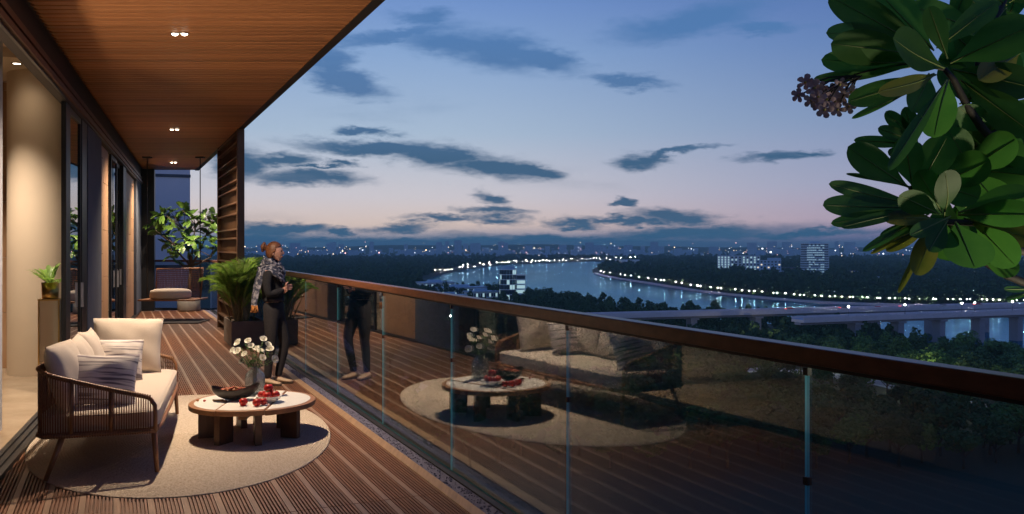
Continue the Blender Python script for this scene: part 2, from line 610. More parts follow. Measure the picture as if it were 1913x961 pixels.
MT['vaseglass'] = glass_mat('vase_glass', (0.84, 0.88, 0.87), 0.10, 0.08)
_nt = MT['vaseglass'].node_tree
_df = _nt.nodes.new('ShaderNodeBsdfDiffuse')
_df.inputs[0].default_value = (0.75, 0.76, 0.74, 1)
_ms = _nt.nodes.new('ShaderNodeMixShader')
_ms.inputs[0].default_value = 0.16
_src = _nt.nodes['Material Output'].inputs[0].links[0].from_socket
_nt.links.new(_src, _ms.inputs[1])
_nt.links.new(_df.outputs[0], _ms.inputs[2])
_nt.links.new(_ms.outputs[0], _nt.nodes['Material Output'].inputs[0])
MT['edge'] = mat('glass_edge', (0.16, 0.62, 0.72), 0.15, var=0.1, vscale=3, trans=0.5)
MT['led'] = mat('lamp_lens', (1, 0.9, 0.75), 0.3, emit=(1, 0.86, 0.66), estr=14)
MT['led'].cycles.emission_sampling = 'NONE'
MT['jeans'] = mat('dark_denim', (0.016, 0.014, 0.017), 0.9, var=0.4, vscale=45, bump=0.2)
MT['sweater'] = mat('black_knit', (0.010, 0.010, 0.013), 0.95, var=0.4, vscale=60, bump=0.3)
MT['skin'] = mat('skin', (0.50, 0.27, 0.20), 0.5, var=0.08, vscale=20)
MT['hair'] = mat('auburn_hair', (0.22, 0.085, 0.032), 0.45, base2=(0.10, 0.036, 0.016), vscale=9, stretch=(1, 8, 8), bump=0.3)
MT['scarf'] = mat('patterned_scarf', (0.025, 0.032, 0.06), 0.9, base2=(0.34, 0.33, 0.37), vscale=26, contrast=(0.46, 0.60), bump=0.3)
MT['shoe'] = mat('beige_shoe', (0.52, 0.37, 0.24), 0.6, var=0.1, vscale=20)
MT['tassel'] = mat('tan_fringe', (0.42, 0.17, 0.045), 0.8, var=0.4, vscale=40)
MT['eye'] = mat('eye', (0.02, 0.015, 0.012), 0.2, var=0.1)
MT['lip'] = mat('lip', (0.36, 0.10, 0.09), 0.5, var=0.1)
MT['matt'] = mat('dark_mat', (0.03, 0.026, 0.026), 0.95, var=0.3, vscale=80, bump=0.4)
MT['drum'] = mat('drum_grey', (0.22, 0.21, 0.19), 0.8, var=0.1, vscale=10)


def striped_mat():
    m = mat('striped_linen', (0.70, 0.64, 0.60), 0.95, var=0.05, vscale=90, bump=0.15)
    nt = m.node_tree
    N, L = nt.nodes, nt.links
    tc = N.new('ShaderNodeTexCoord')
    mp = N.new('ShaderNodeMapping')
    mp.inputs['Scale'].default_value = (1.6, 26, 1)
    L.new(tc.outputs['Object'], mp.inputs[0])
    nz = N.new('ShaderNodeTexNoise')
    nz.inputs['Scale'].default_value = 1.6
    nz.inputs['Detail'].default_value = 3
    L.new(mp.outputs[0], nz.inputs['Vector'])
    mr = N.new('ShaderNodeMapRange')
    mr.inputs[1].default_value = 0.50
    mr.inputs[2].default_value = 0.60
    L.new(nz.outputs[0], mr.inputs[0])
    mx = N.new('ShaderNodeMix')
    mx.data_type = 'RGBA'
    L.new(mr.outputs[0], mx.inputs[0])
    mx.inputs[6].default_value = (0.68, 0.62, 0.57, 1)
    mx.inputs[7].default_value = (0.17, 0.145, 0.16, 1)
    L.new(mx.outputs[2], N['Principled BSDF'].inputs['Base Color'])
    return m


MT['stripe'] = striped_mat()


# ------------------------------------------------------------------ balcony floor
def build_deck():
    base = MB()
    base.prism([(-0.62, -4.0), (4.25, -4.0), tuple(RAIL(25.4, -0.0, 0).xy), tuple(RAIL(25.4, 0.12, 0).xy), tuple(WALL(24.4, 0.0, 0).xy)][0:1] +
               [tuple(RAIL(-4.0, 0.10, 0).xy), tuple(RAIL(25.2, 0.10, 0).xy), tuple(WALL(24.3, -0.02, 0).xy), tuple(WALL(-3.8, -0.02, 0).xy)], -0.30, -0.03)
    deck = tag(base.build('deck', MT['slab']), kind='structure')
    # one board module: a plain strip and seven ribs with grooves between
    prof = [(0.003, 0.0), (0.040, 0.0)]
    x = 0.040
    for k in range(7):
        prof += [(x, -0.018), (x + 0.0088, -0.018), (x + 0.0088, 0.0), (x + 0.0215, 0.0)]
        x += 0.0225
    prof[-1] = (0.1985, 0.0)
    LEN = 4.0

    def board_mesh(length):
        mb = MB()
        n = len(prof)
        for i in range(n - 1):
            (x0, z0), (x1, z1) = prof[i], prof[i + 1]
            mb.mi = 1 if i == 0 else 0
            mb.add([(x0, 0.004, z0), (x1, 0.004, z1), (x1, length - 0.004, z1), (x0, length - 0.004, z0)], [(0, 1, 2, 3)])
        mb.mi = 0
        for a, b in ((0.003, 0.004), (0.1985, 0.004)):
            mb.add([(a, b, 0), (a, length - b, 0), (a, length - b, -0.026), (a, b, -0.026)], [(0, 1, 2, 3)])
        for y in (0.004, length - 0.004):
            mb.add([(x, y, z) for x, z in prof] + [(prof[-1][0], y, -0.026), (prof[0][0], y, -0.026)], [tuple(range(n + 2))])
        return mb
    full = board_mesh(LEN).mesh('deck_board', [MT['deck'], MT['strip_sheen']])
    ang = math.atan2(DR.y, DR.x) - math.pi / 2
    s0 = 6.485 - 3 * LEN
    for seg in range(8):
        sa = s0 + seg * LEN
        sb = min(sa + LEN, 24.82)
        if sb - sa < 0.2:
            continue
        for k in range(24):
            o1 = -0.258 - 0.2 * k           # outer edge
            o0 = o1 - 0.2
            # which side of the facade line?
            ds = []
            for s in (sa, sb):
                for o in (o0, o1):
                    p = RAIL(s, o, 0)
                    ds.append((p.x + 1.423) * NW.x + p.y * NW.y)
            if min(ds) > -0.05:
                continue
            loc = RAIL(sa, o0, 0)
            if max(ds) < -0.05 and sb - sa > LEN - 0.01:
                piece('deck_board', full, loc, deck, ang)
            else:
                o = piece('deck_board', board_mesh(sb - sa).mesh('deck_board', [MT['deck'], MT['strip_sheen']]), loc, deck, ang)
                if max(ds) >= -0.05:
                    mw = Matrix.Translation(loc) @ Matrix.Rotation(ang, 4, 'Z')
                    inv = mw.inverted()
                    bm = bmesh.new()
                    bm.from_mesh(o.data)
                    bmesh.ops.bisect_plane(bm, geom=bm.verts[:] + bm.edges[:] + bm.faces[:], plane_co=inv @ WALL(0, -0.05, 0),
                                           plane_no=(inv.to_3x3() @ Vector((NW.x, NW.y, 0))), clear_outer=True)
                    bm.to_mesh(o.data)
                    bm.free()
    MB().box(-4, 24.82, -0.256, -0.172, -0.026, 0.006, lambda s, o, z: RAIL(s, o, z)).build('kerb_plank', MT['kerb'], deck, bevel=0.003)
    g = MB()
    g.grid(lambda a, b: RAIL(-4 + 28.8 * a, -0.166 + 0.098 * b, 0.0), 2, 1)
    tag(g.build('gravel_strip', MT['gravel'], deck))
    # loose pebbles near the camera, geometry over the strip
    pb = MB()
    for i in range(1500):
        s = 3 + 15 * random.random() ** 1.7
        pb.ball(RAIL(s, -0.162 + random.random() * 0.09, 0.003), 0.004 + random.random() * 0.005, 5, 3, (1, 1, 0.7))
    tag(pb.build('pebble', MT['gravel'], deck, smooth=True), kind='stuff')
    return deck


DECK = build_deck()


# ------------------------------------------------------------------ ceiling
def build_ceiling():
    ZC = 3.65
    s = MB()
    edge = lambda Y: 2.46 - 0.307 - 0.457 * Y
    wall = lambda Y: -1.423 - 0.3656 * Y
    s.prism([(wall(-3.8), -3.8), (edge(-3.8), -3.8), (edge(22.9), 22.9), (wall(22.9), 22.9)], ZC + 0.02, ZC + 0.30)
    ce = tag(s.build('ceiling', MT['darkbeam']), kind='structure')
    b = MB()
    b.box(0, 1, 0.0, 0.108, 0, 0.022)
    me = b.mesh('ceiling_slat', MT['ceil'], bevel=0.002, seg=1)
    Y = -3.4
    while Y < 22.8:
        x0, x1 = wall(Y) + 0.05, edge(Y + 0.125) - 0.004
        piece('ceiling_slat', me, (x0, Y, ZC), ce, 0, (x1 - x0, 1, 1))
        Y += 0.131
    f = MB()
    f.prism([(edge(-3.8) - 0.07, -3.8), (edge(-3.8) + 0.03, -3.8), (edge(22.9) + 0.03, 22.9), (edge(22.9) - 0.07, 22.9)], ZC - 0.006, ZC + 0.32)
    f.build('fascia', MT['darkbeam'], ce)
    return ce


CEIL = build_ceiling()


def spot(parent, loc, power, size, blend, color, radius=0.03):
    l = bpy.data.lights.new('downlight_lamp', 'SPOT')
    l.energy = power
    l.spot_size = size
    l.spot_blend = blend
    l.color = color
    l.shadow_soft_size = radius
    o = bpy.data.objects.new('downlight_lamp', l)
    o.location = loc
    COL.objects.link(o)
    o.parent = parent
    return o


def build_downlights():
    proto = thing('twin_downlight', 'twin recessed downlight in the wooden ceiling', 'ceiling light', (0, 0, 0), 'twin downlights along the balcony ceiling')
    for sx in (-0.044, 0.044):
        MB().lathe([(0.030, 0.004), (0.040, 0.004), (0.040, -0.010), (0.034, -0.012), (0.030, -0.010), (0.030, 0.004)], 20, (sx, 0, 0)).build('housing_ring', MT['steel'], proto, smooth=True)
        MB().lathe([(0.0001, -0.026), (0.012, -0.024), (0.023, -0.018), (0.031, -0.008)], 20, (sx, 0, 0)).build('lens', MT['led'], proto, smooth=True)
    spot(proto, (0, 0, -0.03), 900, R(130), 0.85, (1, 0.78, 0.57), 0.06)
    pos = [(-3.12, 8.13), (-5.76, 14.78), (-8.05, 20.6)]
    labels = ['twin recessed downlight nearest the camera in the wooden ceiling above the sofa',
              'middle twin recessed downlight in the wooden ceiling above the balcony walkway',
              'farthest twin recessed downlight in the wooden ceiling between the swing rods']

    for i, (x, y) in enumerate(pos):
        o = proto if i == 0 else copy_tree(proto)
        o.location = (x, y, 3.65)
        o['label'] = labels[i]


build_downlights()


# ------------------------------------------------------------------ railing
def build_railing():
    r = thing('glass_railing', 'long frameless glass balustrade with brown handrail along the deck edge', 'railing', RAIL(3, 0, 0))
    SE = 24.8
    MB().box(-4, SE, -0.040, 0.034, 1.236, 1.296, RAIL).build('handrail', MT['handrail'], r, bevel=0.006)
    MB().box(-4, SE, -0.022, -0.006, 1.222, 1.236, RAIL).build('rail_channel', MT['shoe_ch'], r)
    ch = MB()
    ch.box(-4, SE, -0.062, -0.012, -0.03, 0.008, RAIL)
    ch.box(-4, SE, 0.010, 0.060, -0.03, 0.030, RAIL)
    ch.build('base_channel', MT['shoe_ch'], r, bevel=0.003)
    # panels: joints at Y/f = .001906 + k * .00101
    P = 0.00101 * F / 0.9096
    s1 = 0.001906 * F / 0.9096
    j = [s1 + k * P for k in range(-4, 40)]
    js = [q for q in j if -4 < q < SE - 0.3]
    edges = [-4] + js + [SE]
    for a, b in zip(edges, edges[1:]):
        p = MB()
        q = [RAIL(s, o, z) for z in (0.004, 1.224) for (s, o) in ((a + 0.005, -0.006), (b - 0.005, -0.006), (b - 0.005, 0.006), (a + 0.005, 0.006))]
        p.add(q, [(0, 1, 5, 4), (2, 3, 7, 6)])
        p.mi = 1
        p.add(q, [(1, 2, 6, 5), (3, 0, 4, 7), (4, 5, 6, 7), (0, 1, 2, 3)])
        p.build('glass_panel', [MT['glass'], MT['edge']], r)
    for q in js:
        if q < 1:
            continue
        for z in (0.80, 1.19):
            MB().box(q - 0.012, q + 0.012, -0.010, 0.010, z, z + 0.028, RAIL).build('glass_clamp', MT['shoe_ch'], r)
    # the short end run
    e0, e1 = WALL(24.1, -0.30, 0), RAIL(SE - 0.05, -0.02, 0)
    t = thing('glass_railing', 'short glass balustrade closing the far end of the balcony behind the swing', 'railing', e0)
    dx, dy = e1.x - e0.x, e1.y - e0.y
    ln = math.hypot(dx, dy)
    fr = frame(e0.x, e0.y, math.atan2(dy, dx))
    MB().box(0, ln, -0.03, 0.03, 1.235, 1.29, fr).build('handrail', MT['handrail'], t, bevel=0.006)
    MB().box(0, ln, -0.03, 0.03, -0.02, 0.03, fr).build('base_channel', MT['shoe_ch'], t)
    for a, b in ((0.0, ln / 2), (ln / 2, ln)):
        MB().box(a + 0.008, b - 0.008, -0.006, 0.006, 0.03, 1.234, fr).build('glass_panel', MT['glass'], t)


build_railing()


# ------------------------------------------------------------------ facade, rooms, doors
def build_facade():
    T = lambda Y: Y / 0.9392
    fac = thing('facade_wall', 'dark framed facade wall of the flat along the left of the balcony', 'wall', WALL(T(11.2), 0, 0))
    bm = MB().box(-4, T(22.7), -0.02, 0.06, 3.22, 4.3, WALL)
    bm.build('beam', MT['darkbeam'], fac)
    MB().box(-4, T(22.6), -0.05, -0.021, 3.36, 3.42, WALL).build('head_track', MT['rust'], fac)
    MB().box(-4, T(22.6), -0.07, -0.021, 3.25, 3.31, WALL).build('head_track', MT['rust'], fac)
    MB().box(-4, T(22.6), -0.045, -0.021, 3.222, 3.244, WALL).build('head_track', MT['black'], fac)
    sill = MB()
    sill.box(-4, T(22.6), -0.045, -0.012, -0.026, 0.028, WALL)
    sill.box(-4, T(22.6), 0.018, 0.05, -0.026, 0.028, WALL)
    sill.box(-4, T(22.6), 0.08, 0.12, -0.026, 0.028, WALL)
    sill.box(-4, T(22.6), -0.012, 0.08, -0.028, 0.010, WALL)
    sill.build('sill_track', MT['shoe_ch'], fac)

    def post(a, b, o0=-0.02, o1=0.14, m='black'):
        MB().box(T(a), T(b), o0, o1, 0.030, 3.22, WALL).build('post', MT[m], fac, bevel=0.004)
    post(9.40, 9.72, -0.02, 0.03)
    post(10.72, 11.22, -0.02, 0.05)
    post(16.9, 17.6, -0.02, 0.05)
    MB().box(T(11.22), T(12.85), -0.03, 0.30, -0.02, 3.22, WALL).build('pier', MT['pier'], fac, bevel=0.006)
    MB().box(T(20.5), T(22.3), -0.03, 0.25, -0.02, 3.22, WALL).build('pier', MT['pier'], fac, bevel=0.006)
    MB().box(T(1.2), T(2.3), -0.03, 0.30, -0.02, 3.22, WALL).build('pier', MT['pier'], fac, bevel=0.006)
    MB().box(T(22.3), T(22.9), -0.34, 0.40, -0.02, 3.64, WALL).build('end_column', MT['black'], fac, bevel=0.006)

    def tiles(a, b, o0, o1, z0, z1, cols, h, fr=WALL, parent=fac, backing=True):
        w = (b - a) / cols
        for c in range(cols):
            z = z0 - (h / 2 if c % 2 else 0)
            while z < z1:
                za, zb = max(z, z0), min(z + h, z1)
                if zb - za > 0.04:
                    MB().box(a + c * w + 0.003, a + (c + 1) * w - 0.003, o0, o1, za + 0.003, zb - 0.003, fr).build('wood_tile', MT['tile'], parent, bevel=0.003, seg=1)
                z += h
        if backing:
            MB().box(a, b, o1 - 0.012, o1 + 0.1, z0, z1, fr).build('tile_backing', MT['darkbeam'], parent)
    tiles(T(12.86), T(14.45), 0.03, 0.07, 0.03, 3.22, 2, 0.75)
    tiles(T(17.65), T(20.45), 0.03, 0.07, 0.03, 3.22, 3, 0.75)
    tiles(T(2.32), T(3.7), 0.03, 0.07, 0.03, 3.22, 2, 0.75)

    def door(a, b, o, label, pane='doorglass', group='black framed glass sliding doors'):
        d = thing('sliding_door', label, 'door', WALL(T((a + b) / 2), o, 0), group)
        f = MB()
        w = 0.07 / 1
        ta, tb = T(a), T(b)
        f.box(ta, ta + w, o - 0.02, o + 0.02, 0.03, 3.22, WALL)
        f.box(tb - w, tb, o - 0.02, o + 0.02, 0.03, 3.22, WALL)
        f.box(ta + w, tb - w, o - 0.02, o + 0.02, 0.03, 0.11, WALL)
        f.box(ta + w, tb - w, o - 0.02, o + 0.02, 3.15, 3.22, WALL)
        f.build('door_frame', MT['black'], d)
        MB().box(ta + w, tb - w, o - 0.004, o + 0.004, 0.11, 3.15, WALL).build('pane', MT[pane], d)
        MB().box(tb - 0.05, tb - 0.03, o - 0.05, o - 0.02, 0.9, 1.2, WALL).build('handle', MT['steel'], d)
    door(9.72, 10.72, 0.01, 'black framed sliding glass door beside the cream column, mirroring blue sky')
    door(14.8, 15.9, 0.03, 'narrow glass sliding door between the tan wood wall and the black post')
    door(15.85, 16.9, 0.065, 'overlapping glass sliding leaf just before the far black post')
    door(-2.6, 1.2, 0.03, 'wide glass sliding door near the camera')

    # ---------------- interior
    fl = MB()
    fl.prism([tuple(WALL(-4, 0.12, 0).xy), tuple(WALL(T(22.4), 0.12, 0).xy), tuple(WALL(T(22.4), 6.2, 0).xy), tuple(WALL(-4, 6.2, 0).xy)], -0.2, 0.0)
    tag(fl.build('room_floor', MT['marble']), kind='structure')
    cw = thing('room_wall', 'cream inner walls of the living room behind the open doorway', 'wall', WALL(T(6), 6.2, 0))
    MB().box(-4, T(22.6), 6.2, 6.4, -0.2, 4.3, WALL).build('rear_wall', mat('darkened_rear_wall', (0.045, 0.028, 0.018), 0.5, var=0.3, vscale=3, stretch=(9, 9, 1)), cw)  # darkness put into the wall colour to dim its reflection in the glass
    MB().box(-4.2, -4, 0.15, 6.4, -0.2, 4.3, WALL).build('side_wall', MT['plaster'], cw)
    MB().box(T(22.4), T(22.6), 0.42, 6.2, -0.2, 4.3, WALL).build('side_wall', MT['plaster'], cw)
    MB().box(T(12.10), T(12.30), 0.31, 6.2, 0.0, 4.2, WALL).build('cross_wall', MT['plaster'], cw)
    tiles(0.9, 3.3, T(12.06), T(12.09), 0.0, 3.86, 3, 0.75, fr=lambda a, b, z: WALL(b, a, z), parent=cw, backing=False)
    rc = MB().box(-4, T(22.4), 0.062, 6.2, 4.0, 4.2, WALL)
    rc = tag(rc.build('room_ceiling', MT['plaster']), kind='structure')
    bk = MB().box(11.15, T(12.09), 0.062, 6.19, 3.88, 3.998, WALL)
    bk.build('bulkhead', MT['plaster'], rc)
    cl = MB()
    cl.lathe([(0.5, 0), (0.5, 3.90)], 48, (0, 0, 0))
    col = MB()
    c0 = (-6.12, 11.38)
    col.lathe([(0.45, 0.0), (0.45, 3.88)], 64, (c0[0], c0[1], 0))
    c = col.build('round_column', MT['colm'], None, smooth=True)
    tag(c, 'thick round cream column inside the open doorway at the left', 'column')
    # curtain gathered at the left edge
    cu = MB()
    ct = 7.98

    def cfun(a, b):
        w = 0.30 * a
        return WALL(ct + w, 0.30 + 0.035 * math.sin(a * 44) * (0.8 + 0.2 * b), 0.02 + 3.9 * b)
    cu.grid(cfun, 60, 4)
    tag(cu.build('curtain', MT['curtain'], smooth=True), 'white curtain gathered at the left edge of the open doorway', 'curtain')
    cu = MB()
    cu.grid(lambda a, b: WALL(T(14.5) + 0.35 * a, 0.16 + 0.03 * math.sin(a * 40), 0.02 + 3.2 * b), 50, 2)
    tag(cu.build('curtain', MT['curtain'], smooth=True), 'pale curtain behind the glass door beside the tan wood wall', 'curtain')
    # room downlights
    dl = thing('recessed_spotlight', 'small recessed spotlight in the room ceiling above the cream column', 'ceiling light', (-6.05, 10.58, 3.88))
    MB().lathe([(0.045, 0.01), (0.065, 0.01), (0.065, -0.006), (0.045, -0.006)], 20, (-6.05, 10.58, 3.88)).build('housing_ring', MT['bronze'], dl, smooth=True)
    MB().lathe([(0.0001, -0.002), (0.044, -0.002)], 20, (-6.05, 10.58, 3.88)).build('lens', MT['led'], dl)
    spot(dl, (0, -0.05, -0.04), 8, R(150), 0.8, (1, 0.8, 0.58), 0.08)
    for (tt, oo, pw) in ((T(10.3), 1.25, 420), (T(16.5), 1.6, 320), (T(20.0), 1.6, 200)):
        p = WALL(tt, oo, 4.0)
        d2 = thing('recessed_spotlight', 'recessed spotlight in the room ceiling out of sight above the doorway head', 'ceiling light', p, 'room ceiling spotlights')
        MB().lathe([(0.045, 0.01), (0.065, 0.01), (0.065, -0.006), (0.045, -0.006)], 20, p).build('housing_ring', MT['bronze'], d2, smooth=True)
        MB().lathe([(0.0001, -0.002), (0.044, -0.002)], 20, p).build('lens', MT['led'], d2)
        spot(d2, (0, 0, -0.04), pw * (1.7 if oo < 1.7 and tt < 12 else 1), R(96) if tt < 12 else R(150), 0.8, (1, 0.84, 0.68), 0.08)


build_facade()


def build_ceiling_fill():  # unseen fill lamp, added to brighten the wooden ceiling
    p = WALL(4.2, 2.0, 0)
    t = thing('ceiling_fill_lamp', 'added fill lamp on a stand in the living room, unseen, aimed at the balcony ceiling', 'lamp', p)
    MB().lathe([(0.0005, 0.0), (0.15, 0.0), (0.15, 0.02), (0.012, 0.03), (0.012, 1.02), (0.0005, 1.02)], 20, tuple(p)).build('stand', MT['black'], t, smooth=True)
    aim = Vector((-2.6, 7.6, 3.6)) - (p + Vector((0, 0, 1.1)))
    d = aim.normalized()
    c = p + Vector((0, 0, 1.06))
    MB().tube([c - d * 0.10, c + d * 0.06], [0.05, 0.085], 16, cap=False).build('lamp_head', MT['black'], t, smooth=True)
    MB().tube([c + d * 0.030, c + d * 0.034], [0.07, 0.07], 16).build('lens', MT['led'], t)
    o = spot(t, (0, 0, 0), 800, R(62), 1.0, (1, 0.78, 0.55), 0.30)
    o.location = c + d * 0.07 - p
    o.rotation_euler = (-d).to_track_quat('Z', 'Y').to_euler()


build_ceiling_fill()


# ------------------------------------------------------------------ slatted screen at the far right of the balcony
def build_screen():
    fr = lambda s, o, z: RAIL(s, o - 0.31, z)
    s0, s1 = 14.87 / 0.9096, 17.8 / 0.9096
    t = thing('slatted_screen', 'tall bronze slatted privacy screen between deck and ceiling edge', 'screen', fr(s0, 0, 0))
    MB().box(s0, s0 + 0.09, -0.06, 0.06, 0, 3.645, fr).build('frame_post', MT['bronze'], t, bevel=0.004)
    MB().box(s1 - 0.09, s1, -0.06, 0.06, 0, 3.645, fr).build('frame_post', MT['bronze'], t, bevel=0.004)
    MB().box(s0 + 0.09, s1 - 0.09, 0.035, 0.045, 0.02, 3.64, fr).build('back_panel', MT['darkbeam'], t)
    z = 0.12
    k = 0
    gaps = [0.16, 0.27, 0.19, 0.24, 0.15, 0.22, 0.17, 0.25]
    while z < 3.6:
        MB().box(s0 + 0.09, s1 - 0.09, -0.055, 0.034, z, z + 0.028, fr).build('slat', MT['bronze'], t)
        z += gaps[k % 8]
        k += 1
    for i in range(26):
        s = s0 + 0.14 + i * (s1 - s0 - 0.28) / 25
        MB().box(s, s + 0.03, 0.012, 0.034, 0.02, 3.64, fr).build('upright_batten', MT['bronze'], t)


build_screen()


# ------------------------------------------------------------------ rug
def build_rug():
    c, th, a, b = Vector((-2.86, 7.60)), 0.371, 2.035, 1.212
    fr = frame(c.x, c.y, th)
    mb = MB()
    n = 96
    rings = 60
    for r in range(rings):
        f1, f0 = 1 - r / rings, 1 - (r + 1) / rings
        fm = (f1 * 2 + f0) / 3
        vs = []
        for f, z in ((f1, 0.006), (fm, 0.014), (f0, 0.006)):
            for k in range(n):
                t = 2 * math.pi * k / n
                bb = b - a * (1 - f)
                # concentric coils round an oval core
                ex = max(b * f, 0.0)
                ey = max(a * f, 0.0)
                vs.append(fr(ex * math.cos(t), ey * math.sin(t), z))
        fs = []
        for i in range(2):
            for k in range(n):
                fs.append((i * n + k, i * n + (k + 1) % n, (i + 1) * n + (k + 1) % n, (i + 1) * n + k))
        mb.add(vs, fs)
    vs = [fr(b * math.cos(2 * math.pi * k / n), a * math.sin(2 * math.pi * k / n), z) for z in (0.001, 0.006) for k in range(n)]
    mb.add(vs, [(k, (k + 1) % n, n + (k + 1) % n, n + k) for k in range(n)])
    o = mb.build('rug', MT['rug'], smooth=True)
    tag(o, 'oval cream woven jute rug under the sofa and coffee table', 'rug')


build_rug()


# ------------------------------------------------------------------ cushions
def cushion_mesh(name, w, h, t, m, seed=0, n=18, pipe=True):
    rnd = random.Random(seed)
    ph = [rnd.random() * 6.28 for _ in range(6)]
    mb = MB()

    def side(sg):
        def fn(a, b):
            x, y = 2 * a - 1, 2 * b - 1
            # pinched corners
            px = x * (1 - 0.07 * (1 - abs(x) ** 2) * 0 - 0.06 * (1 - y * y) * 1.0)
            py = y * (1 - 0.06 * (1 - x * x))
            e = max(0.0, (1 - abs(x) ** 2.6)) ** 0.55 * max(0.0, (1 - abs(y) ** 2.6)) ** 0.55
            wr = 0.05 * math.sin(4 * x + 3 * y + ph[0]) + 0.04 * math.sin(7 * y - 5 * x + ph[1]) + 0.03 * math.sin(11 * x + ph[2])
            z = sg * t / 2 * e * (1 + wr)
            return Vector((px * w / 2, py * h / 2 + 0.02 * h * math.sin(2.2 * x + ph[3]) * (1 if y > 0 else 0.3), z))
        return fn
    mb.grid(side(1), n, n)
    mb.grid(side(-1), n, n)
    return mb.mesh(name, m, smooth=True, weld=True)


def put_cushion(name, w, h, t, m, loc, ex, ey, label, group, seed):
    """ex: world direction of the cushion's width, ey: of its height"""
    ex = Vector(ex).normalized()
    ey = Vector(ey)
    ey = (ey - ey.dot(ex) * ex).normalized()
    ez = ex.cross(ey)
    o = bpy.data.objects.new(name, cushion_mesh(name, w, h, t, MT[m], seed))
    o.matrix_world = Matrix.Translation(loc) @ Matrix((ex, ey, ez)).transposed().to_4x4()
    COL.objects.link(o)
    return tag(o, label, 'cushion', group)


# ------------------------------------------------------------------ sofa
def build_sofa():
    th = math.atan2(0.304, 0.953)
    fr = frame(-3.30, 7.24, th)
    t = thing('rope_sofa', 'teak framed outdoor sofa with woven brown rope sides on the rug', 'sofa', fr(0, 0, 0))
    hx, hy, rc = 0.39, 1.15, 0.13
    # path round the back: from the near front corner to the far front corner
    path = [(hx, -hy)]
    path += [(hx - 0.08, -hy), (0.15, -hy), (-0.05, -hy), (-hx + rc, -hy)]
    for k in range(1, 7):
        a = math.pi / 2 * k / 6
        path.append((-hx + rc - rc * math.sin(a), -hy + rc - rc * math.cos(a)))
    for k in range(1, 8):
        path.append((-hx, -hy + rc + (2 * hy - 2 * rc) * k / 8))
    for k in range(0, 7):
        a = math.pi / 2 * k / 6
        path.append((-hx + rc - rc * math.cos(a), hy - rc + rc * math.sin(a)))
    path += [(-0.05, hy), (0.15, hy), (hx - 0.08, hy), (hx, hy)]

    def topz(x, y):
        f = min(1, max(0, (x + hx) / (2 * hx)))
        return 0.785 - 0.235 * f ** 0.85
    bz = 0.315
    # the bent rail: up at the front corner, along the arm, round the back and down again
    top = [fr(hx, -hy, bz), fr(hx, -hy, 0.43), fr(hx - 0.004, -hy, 0.50), fr(hx - 0.03, -hy, 0.545)]
    for (x, y) in path[1:-1]:
        top.append(fr(x, y, topz(x, y)))
    top += [fr(hx - 0.03, hy, 0.545), fr(hx - 0.004, hy, 0.50), fr(hx, hy, 0.43), fr(hx, hy, bz)]
    MB().tube(top, 0.015, 10).build('top_rail', MT['teak'], t, smooth=True)
    ring = [fr(x, y, bz) for x, y in path]
    ring += [fr(hx + 0.02, hy - 0.3, bz), fr(hx + 0.03, 0, bz), fr(hx + 0.02, -hy + 0.3, bz), fr(hx, -hy, bz)]
    MB().tube(ring, 0.015, 10).build('seat_rail', MT['teak'], t, smooth=True)
    sl = MB()
    for k in range(9):
        y = -1.05 + 2.1 * k / 8
        sl.box(-hx + 0.01, hx, y - 0.03, y + 0.03, bz - 0.008, bz + 0.010, fr)
    sl.build('seat_slats', MT['teak'], t)
    # rope uprights
    pts, acc = [], 0
    rp = MB()
    for i in range(len(path) - 1):
        a, b = Vector(path[i]), Vector(path[i + 1])
        n = max(1, round((b - a).length / 0.0165))
        for k in range(n):
            p = a.lerp(b, k / n)
            if p.x > hx - 0.02:
                continue
            rp.tube([fr(p.x, p.y, bz), fr(p.x, p.y, topz(p.x, p.y))], 0.0042, 5, cap=False)
    tag(rp.build('rope_weave', MT['rope'], t, smooth=True), kind='stuff')
    # rope wraps over the top rail and bottom rail at each upright (fine rings)
    wr = MB()
    for i in range(len(path) - 1):
        a, b = Vector(path[i]), Vector(path[i + 1])
        n = max(1, round((b - a).length / 0.0165))
        dirn = (b - a).normalized()
        for k in range(n):
            p = a.lerp(b, k / n)
            if p.x > hx - 0.02:
                continue
            for z in (topz(p.x, p.y), bz):
                c = fr(p.x, p.y, z)
                q = fr(p.x + dirn.x * 0.01, p.y + dirn.y * 0.01, z)
                wr.tube([c, q], 0.0185, 8, cap=False)
    tag(wr.build('rope_binding', MT['rope'], t, smooth=True), kind='stuff')
    for (x, y) in ((0.10, -hy), (-0.16, -hy), (0.10, hy), (-0.16, hy), (-hx, -0.55), (-hx, 0), (-hx, 0.55)):
        MB().tube([fr(x, y, bz), fr(x, y, topz(x, y))], 0.013, 8).build('upright', MT['teak'], t, smooth=True)
    for (x, y, dx, dy) in ((hx - 0.01, -hy + 0.02, 0.02, -0.01), (-hx + 0.17, -hy + 0.03, -0.10, -0.04), (hx - 0.01, hy - 0.02, 0.02, 0.01), (-hx + 0.17, hy - 0.03, -0.10, 0.04)):
        MB().tube([fr(x, y, bz - 0.01), fr(x + dx, y + dy, 0.014)], [0.021, 0.016], 12).build('leg', MT['teak'], t, smooth=True)
    # seat cushion
    sc = MB()
    ch = []
    cxh, cyh, r = 0.375, 1.11, 0.10
    for (sx, sy, a0) in ((1, -1, -90), (1, 1, 0), (-1, 1, 90), (-1, -1, 180)):
        rr = r if sx > 0 else 0.12
        for k in range(7):
            a = R(a0 + 15 * k)
            ch.append((sx * (cxh - rr) + rr * math.cos(a) + (0.03 if sx > 0 else 0), sy * (cyh - rr) + rr * math.sin(a)))
    n = len(ch)
    vs, fs = [], []
    prof = [(0.975, 0.332), (0.997, 0.345), (1.0, 0.365), (1.0, 0.415), (0.995, 0.438), (0.975, 0.455), (0.90, 0.466), (0.6, 0.474), (0.2, 0.476)]
